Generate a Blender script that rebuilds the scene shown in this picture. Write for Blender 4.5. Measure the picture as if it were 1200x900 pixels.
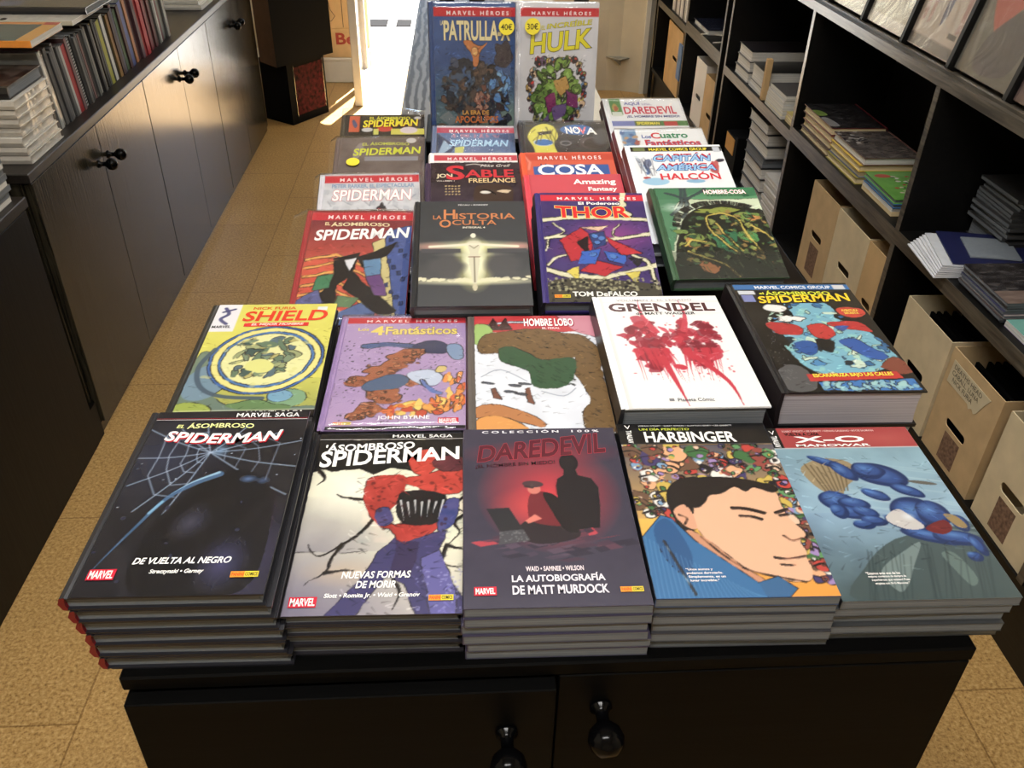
import bpy, bmesh, math, random
import numpy as np
from mathutils import Matrix, Vector, Euler

PI = math.pi
SC = bpy.context.scene
COL = SC.collection
for _o in list(bpy.data.objects):
    bpy.data.objects.remove(_o)

# ------------------------------------------------------------------ camera
def cam_axes(p, y, r):
    cp, sp = math.cos(p), math.sin(p)
    fwd = np.array([0, cp, -sp]); up = np.array([0, sp, cp]); rt = np.array([1., 0, 0])
    cy, sy = math.cos(y), math.sin(y)
    Z = np.array([[cy, -sy, 0], [sy, cy, 0], [0, 0, 1]])
    fwd, up, rt = Z @ fwd, Z @ up, Z @ rt
    c, s = math.cos(r), math.sin(r)
    return c*rt + s*up, -s*rt + c*up, -fwd
_cr, _cu, _cb = cam_axes(math.radians(34.507), math.radians(-3.912), math.radians(1.2446))
cam_data = bpy.data.cameras.new('camera')
cam = bpy.data.objects.new('camera', cam_data)
COL.objects.link(cam)
cam.matrix_world = Matrix(((_cr[0], _cu[0], _cb[0], 0), (_cr[1], _cu[1], _cb[1], 0), (_cr[2], _cu[2], _cb[2], 1.55), (0, 0, 0, 1)))
cam_data.sensor_width = 36.0
cam_data.lens = 36.0*1011.8/1200.0
cam_data.clip_start = 0.05
SC.camera = cam

# ------------------------------------------------------------------ colour management, world, sun, lamps
SC.view_settings.view_transform = 'Standard'
SC.view_settings.look = 'None'
SC.view_settings.gamma = 1.0
SC.view_settings.use_curve_mapping = False
SC.view_settings.exposure = 0.0

world = bpy.data.worlds.new('world'); SC.world = world
world.use_nodes = True
wn = world.node_tree.nodes; wn.clear()
w_out = wn.new('ShaderNodeOutputWorld'); w_bg = wn.new('ShaderNodeBackground'); w_sky = wn.new('ShaderNodeTexSky')
w_sky.sky_type = 'NISHITA'; w_sky.sun_disc = False; w_sky.sun_elevation = math.radians(58); w_sky.sun_rotation = math.radians(15)
w_bg.inputs['Strength'].default_value = 0.6
world.node_tree.links.new(w_sky.outputs[0], w_bg.inputs[0]); world.node_tree.links.new(w_bg.outputs[0], w_out.inputs[0])

sun_l = bpy.data.lights.new('sun', 'SUN'); sun_l.energy = 42.0; sun_l.angle = math.radians(0.6); sun_l.color = (1, 0.98, 0.95)
sun = bpy.data.objects.new('sun', sun_l); COL.objects.link(sun)
_az = math.atan2(0.178, 0.635); _el = math.radians(58)
_sd = Vector((-math.sin(_az)*math.cos(_el), -math.cos(_az)*math.cos(_el), -math.sin(_el)))
sun.rotation_euler = _sd.to_track_quat('-Z', 'Y').to_euler()

LAMPS = [(-0.25, -0.20, 32), (0.15, 1.30, 26), (0.70, 4.70, 11)]     # ceiling fluorescent fittings: x, y, watts; last one added to brighten the far end
LAMP_COL = (1.0, 0.975, 0.94)

# ------------------------------------------------------------------ materials
def lin(c):
    out = []
    for v in c[:3]:
        v = v/255.0
        out.append(v/12.92 if v <= 0.04045 else ((v+0.055)/1.055)**2.4)
    return tuple(out)

def newmat(name):
    m = bpy.data.materials.new(name); m.use_nodes = True
    nt = m.node_tree; b = nt.nodes['Principled BSDF']
    return m, nt, b

def simple(name, rgb, rough=0.5, spec=0.5, noise=0.0, scale=60, bump=0.0, metallic=0.0, stretch=None, coat=0.0):
    m, nt, b = newmat(name)
    c = lin(rgb)
    b.inputs['Base Color'].default_value = (*c, 1); b.inputs['Roughness'].default_value = rough
    b.inputs['Specular IOR Level'].default_value = spec; b.inputs['Metallic'].default_value = metallic
    b.inputs['Coat Weight'].default_value = coat
    if noise or bump:
        tc = nt.nodes.new('ShaderNodeTexCoord'); mp = nt.nodes.new('ShaderNodeMapping')
        if stretch: mp.inputs['Scale'].default_value = stretch
        nz = nt.nodes.new('ShaderNodeTexNoise'); nz.inputs['Scale'].default_value = scale; nz.inputs['Detail'].default_value = 6
        nt.links.new(tc.outputs['Object'], mp.inputs[0]); nt.links.new(mp.outputs[0], nz.inputs['Vector'])
        if noise:
            rp = nt.nodes.new('ShaderNodeValToRGB')
            rp.color_ramp.elements[0].position = 0.3; rp.color_ramp.elements[1].position = 0.7
            rp.color_ramp.elements[0].color = (*[max(0, v*(1-noise)) for v in c], 1)
            rp.color_ramp.elements[1].color = (*[min(1, v*(1+noise)) for v in c], 1)
            nt.links.new(nz.outputs[0], rp.inputs[0]); nt.links.new(rp.outputs[0], b.inputs['Base Color'])
        if bump:
            bp = nt.nodes.new('ShaderNodeBump'); bp.inputs['Strength'].default_value = bump; bp.inputs['Distance'].default_value = 0.002
            nt.links.new(nz.outputs[0], bp.inputs['Height']); nt.links.new(bp.outputs[0], b.inputs['Normal'])
    return m

def m_floor():
    m, nt, b = newmat('cork_tile'); L = nt.links.new
    tc = nt.nodes.new('ShaderNodeTexCoord'); mp = nt.nodes.new('ShaderNodeMapping')
    mp.inputs['Location'].default_value = (0.78, 0.12, 0)
    L(tc.outputs['Object'], mp.inputs[0])
    n1 = nt.nodes.new('ShaderNodeTexNoise'); n1.inputs['Scale'].default_value = 130; n1.inputs['Detail'].default_value = 5; n1.inputs['Roughness'].default_value = .7
    n2 = nt.nodes.new('ShaderNodeTexNoise'); n2.inputs['Scale'].default_value = 5; n2.inputs['Detail'].default_value = 3
    L(mp.outputs[0], n1.inputs['Vector']); L(mp.outputs[0], n2.inputs['Vector'])
    r1 = nt.nodes.new('ShaderNodeValToRGB'); e = r1.color_ramp.elements
    e[0].position = .3; e[0].color = (*lin((124, 90, 47)), 1); e[1].position = .72; e[1].color = (*lin((220, 189, 132)), 1)
    x = e.new(.5); x.color = (*lin((188, 151, 93)), 1)
    L(n1.outputs[0], r1.inputs[0])
    r2 = nt.nodes.new('ShaderNodeValToRGB'); r2.color_ramp.elements[0].color = (.82, .8, .76, 1); r2.color_ramp.elements[1].color = (1.05, 1.03, 1, 1)
    L(n2.outputs[0], r2.inputs[0])
    mx = nt.nodes.new('ShaderNodeMix'); mx.data_type = 'RGBA'; mx.blend_type = 'MULTIPLY'; mx.inputs[0].default_value = 1
    L(r1.outputs[0], mx.inputs[6]); L(r2.outputs[0], mx.inputs[7])
    bk = nt.nodes.new('ShaderNodeTexBrick'); bk.offset = 0.5; bk.inputs['Scale'].default_value = 1.0
    bk.inputs['Brick Width'].default_value = .6; bk.inputs['Row Height'].default_value = .6; bk.inputs['Mortar Size'].default_value = .0022
    bk.inputs['Color1'].default_value = (1, 1, 1, 1); bk.inputs['Color2'].default_value = (.93, .93, .93, 1); bk.inputs['Mortar'].default_value = (.6, .55, .5, 1)
    rot = nt.nodes.new('ShaderNodeMapping'); rot.inputs['Rotation'].default_value = (0, 0, PI/2)
    L(mp.outputs[0], rot.inputs[0]); L(rot.outputs[0], bk.inputs['Vector'])
    m2 = nt.nodes.new('ShaderNodeMix'); m2.data_type = 'RGBA'; m2.blend_type = 'MULTIPLY'; m2.inputs[0].default_value = 1
    L(mx.outputs[2], m2.inputs[6]); L(bk.outputs[0], m2.inputs[7]); L(m2.outputs[2], b.inputs['Base Color'])
    b.inputs['Roughness'].default_value = .36; b.inputs['Specular IOR Level'].default_value = .5
    bp = nt.nodes.new('ShaderNodeBump'); bp.inputs['Strength'].default_value = .25; bp.inputs['Distance'].default_value = .001
    L(n1.outputs[0], bp.inputs['Height']); L(bp.outputs[0], b.inputs['Normal'])
    return m

def m_wood(name, dark, light, axis, rough, bump=.35, spec=.5, scale=9):
    """stained ash: grain stretched along one object axis"""
    m, nt, b = newmat(name); L = nt.links.new
    tc = nt.nodes.new('ShaderNodeTexCoord'); mp = nt.nodes.new('ShaderNodeMapping')
    s = [12, 12, 12]; s[axis] = .7
    mp.inputs['Scale'].default_value = s
    L(tc.outputs['Object'], mp.inputs[0])
    nz = nt.nodes.new('ShaderNodeTexNoise'); nz.inputs['Scale'].default_value = scale; nz.inputs['Detail'].default_value = 7; nz.inputs['Distortion'].default_value = .7
    L(mp.outputs[0], nz.inputs['Vector'])
    rp = nt.nodes.new('ShaderNodeValToRGB'); e = rp.color_ramp.elements
    e[0].position = .35; e[0].color = (*lin(dark), 1); e[1].position = .65; e[1].color = (*lin(light), 1)
    L(nz.outputs[0], rp.inputs[0]); L(rp.outputs[0], b.inputs['Base Color'])
    bp = nt.nodes.new('ShaderNodeBump'); bp.inputs['Strength'].default_value = bump; bp.inputs['Distance'].default_value = .0006
    L(nz.outputs[0], bp.inputs['Height']); L(bp.outputs[0], b.inputs['Normal'])
    b.inputs['Roughness'].default_value = rough; b.inputs['Specular IOR Level'].default_value = spec
    return m

def m_print(name, rough):
    m, nt, b = newmat(name); L = nt.links.new
    at = nt.nodes.new('ShaderNodeAttribute'); at.attribute_name = 'Col'
    L(at.outputs['Color'], b.inputs['Base Color'])
    b.inputs['Roughness'].default_value = rough; b.inputs['Specular IOR Level'].default_value = .5
    tc = nt.nodes.new('ShaderNodeTexCoord'); nz = nt.nodes.new('ShaderNodeTexNoise'); nz.inputs['Scale'].default_value = 14
    L(tc.outputs['Object'], nz.inputs['Vector'])
    bp = nt.nodes.new('ShaderNodeBump'); bp.inputs['Strength'].default_value = .12; bp.inputs['Distance'].default_value = .004
    L(nz.outputs[0], bp.inputs['Height']); L(bp.outputs[0], b.inputs['Normal'])
    return m

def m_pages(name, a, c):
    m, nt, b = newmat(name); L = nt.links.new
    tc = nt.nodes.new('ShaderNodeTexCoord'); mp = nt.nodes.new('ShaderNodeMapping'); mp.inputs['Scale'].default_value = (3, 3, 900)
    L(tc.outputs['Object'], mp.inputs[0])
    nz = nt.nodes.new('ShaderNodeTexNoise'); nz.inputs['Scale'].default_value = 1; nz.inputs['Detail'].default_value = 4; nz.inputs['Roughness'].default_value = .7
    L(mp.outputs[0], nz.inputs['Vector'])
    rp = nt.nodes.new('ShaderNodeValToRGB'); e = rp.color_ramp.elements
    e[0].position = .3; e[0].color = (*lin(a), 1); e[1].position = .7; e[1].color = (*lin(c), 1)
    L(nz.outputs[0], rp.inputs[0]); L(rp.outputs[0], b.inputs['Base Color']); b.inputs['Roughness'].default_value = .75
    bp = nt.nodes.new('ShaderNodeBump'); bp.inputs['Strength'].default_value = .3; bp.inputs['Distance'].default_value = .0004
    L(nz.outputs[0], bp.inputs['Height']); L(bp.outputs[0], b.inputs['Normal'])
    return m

def m_clear(name, gloss_rough=.12, base=.03, edge=.6, bump=.3, scale=16):
    """clear film: see-through, glossy towards grazing angles, slightly creased"""
    m = bpy.data.materials.new(name); m.use_nodes = True; nt = m.node_tree; nt.nodes.clear(); L = nt.links.new
    out = nt.nodes.new('ShaderNodeOutputMaterial'); tr = nt.nodes.new('ShaderNodeBsdfTransparent'); gl = nt.nodes.new('ShaderNodeBsdfGlossy')
    gl.inputs['Roughness'].default_value = gloss_rough
    lw = nt.nodes.new('ShaderNodeLayerWeight'); lw.inputs['Blend'].default_value = .5
    if bump:
        tc = nt.nodes.new('ShaderNodeTexCoord'); nz = nt.nodes.new('ShaderNodeTexNoise'); nz.inputs['Scale'].default_value = scale; nz.inputs['Detail'].default_value = 3; nz.inputs['Distortion'].default_value = 1.2
        bp = nt.nodes.new('ShaderNodeBump'); bp.inputs['Strength'].default_value = bump; bp.inputs['Distance'].default_value = .01
        L(tc.outputs['Object'], nz.inputs['Vector']); L(nz.outputs[0], bp.inputs['Height']); L(bp.outputs[0], gl.inputs['Normal'])
    pw = nt.nodes.new('ShaderNodeMath'); pw.operation = 'POWER'; pw.inputs[1].default_value = 4.0
    ma = nt.nodes.new('ShaderNodeMath'); ma.operation = 'MULTIPLY_ADD'; ma.inputs[1].default_value = edge; ma.inputs[2].default_value = base; ma.use_clamp = True
    L(lw.outputs['Facing'], pw.inputs[0]); L(pw.outputs[0], ma.inputs[0])
    mx = nt.nodes.new('ShaderNodeMixShader'); L(ma.outputs[0], mx.inputs[0]); L(tr.outputs[0], mx.inputs[1]); L(gl.outputs[0], mx.inputs[2]); L(mx.outputs[0], out.inputs[0])
    return m

def m_marble():
    m, nt, b = newmat('marbled_paper'); L = nt.links.new
    tc = nt.nodes.new('ShaderNodeTexCoord'); wv = nt.nodes.new('ShaderNodeTexWave')
    wv.wave_type = 'BANDS'; wv.bands_direction = 'X'; wv.inputs['Scale'].default_value = 13; wv.inputs['Distortion'].default_value = 6; wv.inputs['Detail'].default_value = 4; wv.inputs['Detail Scale'].default_value = 1.4
    mp = nt.nodes.new('ShaderNodeMapping'); mp.inputs['Scale'].default_value = (1, .32, 1)
    L(tc.outputs['Object'], mp.inputs[0]); L(mp.outputs[0], wv.inputs['Vector'])
    rp = nt.nodes.new('ShaderNodeValToRGB'); e = rp.color_ramp.elements
    e[0].position = .25; e[0].color = (*lin((36, 36, 37)), 1); e[1].position = .75; e[1].color = (*lin((124, 124, 124)), 1)
    L(wv.outputs[0], rp.inputs[0]); L(rp.outputs[0], b.inputs['Base Color']); b.inputs['Roughness'].default_value = .55
    return m

M = {}
M['floor'] = m_floor()
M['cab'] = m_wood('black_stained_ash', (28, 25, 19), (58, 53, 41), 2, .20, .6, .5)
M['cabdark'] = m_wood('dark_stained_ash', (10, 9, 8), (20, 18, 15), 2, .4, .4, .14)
M['counter'] = m_wood('dark_worktop', (20, 17, 15), (38, 33, 29), 1, .38, .3)
M['shelfwood'] = m_wood('black_shelf_wood', (6, 6, 6), (15, 14, 13), 1, .45, .3, .3)
M['edge'] = m_wood('lit_shelf_edge', (52, 48, 42), (98, 91, 80), 1, .28, .3, .6)  # paler copy of the shelf wood, light on the fronts put into its colour
M['tableblk'] = m_wood('black_table', (4, 4, 4), (8, 8, 8), 0, .5, .25, .07)
M['knob'] = simple('black_gloss_knob', (6, 6, 7), .16, .14)
M['wall'] = simple('cream_wall', (214, 204, 180), .7, .3, .05, 8, .1)
M['white'] = simple('white_paint', (226, 222, 210), .5, .4, .04, 10)
M['ceil'] = simple('ceiling_paint', (225, 222, 214), .8, .2, .03, 6)
M['pave'] = simple('pale_pavement', (196, 192, 184), .9, .2, .08, 14)
M['slab'] = simple('grey_slab', (24, 22, 20), .9, .1, .1, 30)
M['card'] = simple('cardboard', (198, 170, 128), .75, .2, .10, 18, .15)
M['card2'] = simple('pale_cardboard', (212, 195, 160), .75, .2, .10, 14, .15)
M['card3'] = simple('tan_cardboard', (206, 172, 124), .75, .2, .08, 14, .1)
M['cardbrown'] = simple('brown_cardboard', (96, 70, 50), .8, .2, .12, 18, .15)
M['patchbrown'] = simple('brown_print', (122, 96, 78), .8, .2, .45, 120)
M['dark'] = simple('dark_void', (10, 9, 9), .8, .2, .1, 20)
M['blackcard'] = simple('black_card', (7, 7, 8), .75, .10, .1, 20, .1)
M['redpic'] = simple('red_dark_picture', (62, 13, 18), .65, .08, 1.0, 44, 0)
M['tape'] = simple('paper_tape', (205, 192, 160), .7, .3, .05, 30)
M['ink'] = simple('marker_ink', (40, 36, 34), .6)
M['redink'] = simple('red_ink', (178, 60, 40), .6)
M['yellowst'] = simple('yellow_sticker', (222, 206, 58), .5, .4, .04, 40)
M['print'] = m_print('gloss_print', .24)
M['matteprint'] = m_print('satin_print', .45)
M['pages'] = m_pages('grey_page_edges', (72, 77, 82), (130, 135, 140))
M['pagesw'] = m_pages('white_page_edges', (168, 166, 160), (235, 232, 224))
M['pagesy'] = m_pages('yellowed_page_edges', (184, 164, 122), (236, 218, 176))
M['pageslilac'] = m_pages('lilac_page_edges', (150, 145, 152), (196, 190, 198))
M['film'] = m_clear('clear_film', .14, .07, .5, .4, 11)
M['bagfilm'] = m_clear('bag_film', .2, .12, .5, .4, 12)
M['rackfilm'] = m_clear('rack_bag_film', .16, .14, .5, .45, 7)
M['glass'] = m_clear('door_glass', .02, .03, .25, 0, 1)
M['marble'] = m_marble()
M['alu'] = simple('white_aluminium', (206, 204, 200), .35, .5, .03, 20)
_m, _nt, _b = newmat('lamp_diffuser'); _b.inputs['Emission Color'].default_value = (*LAMP_COL, 1); _b.inputs['Emission Strength'].default_value = 5.0; M['diffuser'] = _m
CC = {}
def cmat(rgb, rough=.3):
    k = (tuple(rgb), rough)
    if k not in CC:
        CC[k] = simple('cover_%02x%02x%02x' % tuple(rgb), rgb, rough, .5, .06, 50)
    return CC[k]

# ------------------------------------------------------------------ mesh helpers
class MB:
    def __init__(self): self.v = []; self.f = []; self.mi = []
    def add(self, vs, fs, mi=0):
        o = len(self.v); self.v += [tuple(p) for p in vs]
        for f in fs: self.f.append([i+o for i in f]); self.mi.append(mi)
    def box(self, x0, x1, y0, y1, z0, z1, mi=0, bev=0.0, mat=None):
        if bev > 0:
            bm = bmesh.new(); bmesh.ops.create_cube(bm, size=1)
            for q in bm.verts: q.co = Vector(((x0+x1)/2+q.co.x*(x1-x0), (y0+y1)/2+q.co.y*(y1-y0), (z0+z1)/2+q.co.z*(z1-z0)))
            bmesh.ops.bevel(bm, geom=bm.edges[:], offset=bev, segments=1, affect='EDGES', profile=.5)
            bm.verts.index_update()
            vs = [q.co.copy() for q in bm.verts]; fs = [[q.index for q in f.verts] for f in bm.faces]; bm.free()
        else:
            vs = [Vector(p) for p in ((x0,y0,z0),(x1,y0,z0),(x1,y1,z0),(x0,y1,z0),(x0,y0,z1),(x1,y0,z1),(x1,y1,z1),(x0,y1,z1))]
            fs = [(0,3,2,1),(4,5,6,7),(0,1,5,4),(1,2,6,5),(2,3,7,6),(3,0,4,7)]
        if mat is not None: vs = [mat @ p for p in vs]
        self.add(vs, fs, mi)
    def prism(self, pts, a0, a1, axis, mi=0, mis=None):
        """polygon pts in the two other axes, extruded along axis"""
        n = len(pts)
        def P(p, a):
            if axis == 1: return (p[0], a, p[1])
            if axis == 0: return (a, p[0], p[1])
            return (p[0], p[1], a)
        vs = [P(p, a0) for p in pts] + [P(p, a1) for p in pts]
        o = len(self.v); self.v += vs
        for i in range(n):
            j = (i+1) % n
            self.f.append([o+i, o+j, o+n+j, o+n+i]); self.mi.append(mis[i] if mis else mi)
        self.f.append([o+i for i in range(n)][::-1]); self.mi.append(mi)
        self.f.append([o+n+i for i in range(n)]); self.mi.append(mi)
    def lathe(self, prof, seg=20, mat=None, mi=0):
        vs = []; fs = []; n = len(prof)
        for k in range(seg):
            a = 2*PI*k/seg
            for r, z in prof: vs.append(Vector((r*math.cos(a), r*math.sin(a), z)))
        for k in range(seg):
            k2 = (k+1) % seg
            for i in range(n-1): fs.append((k*n+i, k2*n+i, k2*n+i+1, k*n+i+1))
        if mat is not None: vs = [mat @ p for p in vs]
        self.add(vs, fs, mi)
    def tube(self, pts, r, seg=8, mi=0):
        pts = [Vector(p) for p in pts]; rings = []
        o = len(self.v)
        for i, p in enumerate(pts):
            d = (pts[min(i+1, len(pts)-1)]-pts[max(i-1, 0)]).normalized()
            u = d.cross(Vector((0, 0, 1)));
            if u.length < 1e-4: u = Vector((1, 0, 0))
            u.normalize(); w = d.cross(u)
            for k in range(seg):
                a = 2*PI*k/seg; self.v.append(tuple(p+u*r*math.cos(a)+w*r*math.sin(a)))
        for i in range(len(pts)-1):
            for k in range(seg):
                k2 = (k+1) % seg
                self.f.append([o+i*seg+k, o+i*seg+k2, o+(i+1)*seg+k2, o+(i+1)*seg+k]); self.mi.append(mi)
    def build(self, name, mats, parent=None, smooth=False, recalc=True):
        me = bpy.data.meshes.new(name); me.from_pydata(self.v, [], self.f)
        if not isinstance(mats, (list, tuple)): mats = [mats]
        for m in mats: me.materials.append(m)
        me.polygons.foreach_set('material_index', self.mi)
        if recalc:
            bm = bmesh.new(); bm.from_mesh(me); bmesh.ops.recalc_face_normals(bm, faces=bm.faces); bm.to_mesh(me); bm.free()
        if smooth: me.polygons.foreach_set('use_smooth', [True]*len(me.polygons))
        me.update()
        return link(name, me, parent)

def link(name, data, parent=None):
    o = bpy.data.objects.new(name, data); COL.objects.link(o)
    if parent is not None: o.parent = parent
    return o
def tag(o, label=None, cat=None, group=None, kind=None):
    if label: o['label'] = label
    if cat: o['category'] = cat
    if group: o['group'] = group
    if kind: o['kind'] = kind
    return o
def empty(name, loc, rot=(0, 0, 0), label=None, cat=None, group=None):
    o = bpy.data.objects.new(name, None); COL.objects.link(o); o.empty_display_size = .05
    o.location = loc; o.rotation_euler = rot
    return tag(o, label, cat, group)
def copy_tree(o, parent=None):
    c = o.copy(); COL.objects.link(c)
    if parent is not None: c.parent = parent
    for ch in list(o.children): copy_tree(ch, c)
    return c
def child_at(o, par):      # geometry given in world space, parent unrotated
    o.location = -Vector(par.location); return o
ORD = ['topmost', 'second', 'third', 'fourth', 'fifth', 'sixth', 'seventh', 'eighth', 'ninth', 'tenth', 'eleventh', 'twelfth']
def ordn(n):
    base = ['zeroth','first','second','third','fourth','fifth','sixth','seventh','eighth','ninth','tenth','eleventh','twelfth','thirteenth','fourteenth','fifteenth','sixteenth','seventeenth','eighteenth','nineteenth']
    if n < 20: return base[n]
    t = {2:'twent',3:'thirt',4:'fort',5:'fift',6:'sixt',7:'sevent',8:'eight'}[n//10]
    return t+'ieth' if n % 10 == 0 else t+'y-'+base[n % 10]

# ------------------------------------------------------------------ the room
def struct(name, mb, mats):
    o = mb.build(name, mats); o['kind'] = 'structure'; return o
XL, XR, YN, YF, ZC = -1.46, 1.50, -2.4, 5.92, 2.7
b = MB(); b.box(XL-.1, XR+.1, YN-.1, YF+.12, -.1, 0); struct('floor', b, M['floor'])
b = MB(); b.box(XL-.1, XR+.1, YN-.1, YF+.12, ZC, ZC+.1); struct('ceiling', b, M['ceil'])
b = MB(); b.box(XL-.1, XL, YN-.1, YF+.12, 0, ZC); struct('wall_left', b, M['wall'])
b = MB(); b.box(XR, XR+.1, YN-.1, YF+.12, 0, ZC); struct('wall_right', b, M['wall'])
b = MB(); b.box(XL, XR, YN-.1, YN, 0, ZC); struct('wall_near', b, M['wall'])
DX0, DX1, DH = -.57, .34, 2.02
b = MB(); b.box(XL, DX0, YF, YF+.12, 0, ZC); b.box(DX0, DX1, YF, YF+.12, DH, ZC); b.box(DX1, XR, YF, YF+.12, 0, ZC); struct('wall_far', b, M['wall'])
# inner partition right of the doorway with a slanted return against the shelving
b = MB(); b.prism([(DX1, 5.5), (1.0, 5.5), (1.125, 5.44), (1.165, 5.44), (1.165, YF), (DX1, YF)], 0, ZC, 2); struct('wall_partition', b, M['wall'])
b = MB(); b.prism([(1.125, 5.425), (1.165, 5.425), (1.165, 5.44), (1.125, 5.44)], 0, ZC, 2); struct('trim_1', b, M['white'])
# low white display ledge at the left of the doorway
b = MB(); b.box(XL, -.575, 5.655, YF, 0, .135, bev=.004); b.box(XL, -.57, 5.648, YF, .135, .15, bev=.003); struct('window_ledge', b, M['white'])
# pavement outside, with two dark slabs
b = MB(); b.box(-6, 6, YF+.12, 26, -.12, -.02); struct('pavement', b, M['pave'])
for x0, x1 in ((-.75, -.56), (-.49, -.37)):
    b = MB(); b.box(x0, x1, 7.32, 7.56, -.03, -.012, bev=.003); tag(b.build('paving_slab', M['slab']), kind='structure')
# glazed door leaf, opened inwards
door = empty('door_1', (-.583, 5.15, 0)); door['kind'] = 'structure'
b = MB()
b.box(-.022, .022, 0, .05, .004, 2.0, bev=.003); b.box(-.022, .022, .46, .50, .004, 2.0, bev=.003)
b.box(-.022, .022, .05, .46, .004, .10, bev=.003); b.box(-.022, .022, .05, .46, 1.9, 2.0, bev=.003)
b.build('door_frame', M['alu'], door)
b = MB(); b.box(-.004, .004, .05, .46, .10, 1.9); b.build('door_glass', M['glass'], door)
b = MB(); b.box(.022, .034, .012, .03, .95, 1.15, bev=.003); b.box(.034, .046, .012, .03, .95, .97); b.box(.034, .046, .012, .03, 1.13, 1.15); b.box(.044, .056, .012, .03, .95, 1.15, bev=.003); b.build('door_handle', M['alu'], door)
# corner bracket shelf
o = empty('corner_shelf', (.98, 5.46, .165), label='small grey triangular corner shelf high on the cream wall beyond the books', cat='shelf')
b = MB(); b.prism([(.915, 5.498), (.998, 5.498), (1.055, 5.470), (.99, 5.42)], .200, .206, 2); child_at(b.build('shelf_plate', simple('bracket_grey', (150, 146, 132), .6), o), o)
b = MB(); b.prism([(.999, .200), (.999, .165), (.955, .200)], 5.44, 5.497, 1); child_at(b.build('bracket', simple('bracket_grey2', (136, 130, 116), .6), o), o)
# ceiling lamps (out of the picture, they light the room)
for i, (lx, ly, w) in enumerate(LAMPS):
    o = empty('ceiling_light', (lx, ly, ZC), label=('long white fluorescent ceiling fitting ' + ['behind the near end of the table', 'over the middle of the table', 'added near the shop door to brighten the far end'][i]), cat='lamp', group='ceiling fittings')
    b = MB(); b.box(-.62, .62, -.11, .11, -.06, 0, bev=.005); b.build('housing', M['white'], o)
    b = MB(); b.box(-.60, .60, -.09, .09, -.072, -.06); b.build('diffuser', M['diffuser'], o)
    al = bpy.data.lights.new('tube', 'AREA'); al.shape = 'RECTANGLE'; al.size = 1.2; al.size_y = .16; al.energy = w; al.color = LAMP_COL
    a = link('tube', al, o); a.location = (0, 0, -.08)

# ------------------------------------------------------------------ left cabinets
def knob_mb(mat):
    b = MB()
    b.lathe([(0, 0), (.011, 0), (.011, .003), (.0065, .006), (.006, .018), (.010, .022), (.0155, .028), (.0175, .036), (.0155, .045), (.009, .051), (0, .0525)], 22, mat)
    return b
TOX = Matrix.Rotation(PI/2, 4, 'Y')       # local z -> world +x
CX = -1.03
cab = empty('base_cabinet', (-1.24, 3.2, 0), label='long black stained ash cabinet along the left wall under the row of comics', cat='cabinet')
Y0c, Y1c = 2.04, 4.72
b = MB(); b.box(-1.44, CX-.022, Y0c, Y1c, .0, .752, bev=.002); b.box(-1.44, CX-.012, Y0c, Y1c, 0, .03); child_at(b.build('carcass', M['cab'], cab), cab)
b = MB(); b.box(-1.455, CX+.004, Y0c-.005, Y1c+.005, .752, .776, bev=.002); child_at(b.build('worktop', M['counter'], cab), cab)
seams = [2.045, 2.493, 2.944, 3.375, 3.81, 4.245, 4.70]
for i in range(6):
    y0, y1 = seams[i]+(.002 if i % 2 == 0 else .0004), seams[i+1]-(.0004 if i % 2 == 0 else .002)
    b = MB(); b.box(CX-.02, CX, y0, y1, .035, .748, bev=.0015)
    d = child_at(b.build('door', M['cab'], cab), cab)
    ky = (y1-.040) if i % 2 == 0 else (y0+.040)
    k = knob_mb(Matrix.Translation((CX, ky, .648)) @ TOX).build('knob', M['knob'], d, True)
near = empty('low_cabinet', (-1.24, 1.1, 0), label='plain black cabinet nearest the camera on the left, past the dark gap', cat='cabinet')
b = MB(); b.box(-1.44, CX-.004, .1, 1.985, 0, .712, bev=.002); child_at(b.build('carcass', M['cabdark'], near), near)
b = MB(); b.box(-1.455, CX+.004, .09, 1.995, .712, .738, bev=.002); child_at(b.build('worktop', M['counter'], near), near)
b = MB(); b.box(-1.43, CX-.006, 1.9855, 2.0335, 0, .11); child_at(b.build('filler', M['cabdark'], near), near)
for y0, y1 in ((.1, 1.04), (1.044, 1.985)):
    b = MB(); b.box(CX-.004, CX, y0+.001, y1-.001, .03, .708, bev=.0012); child_at(b.build('door', M['cabdark'], near), near)
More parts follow.
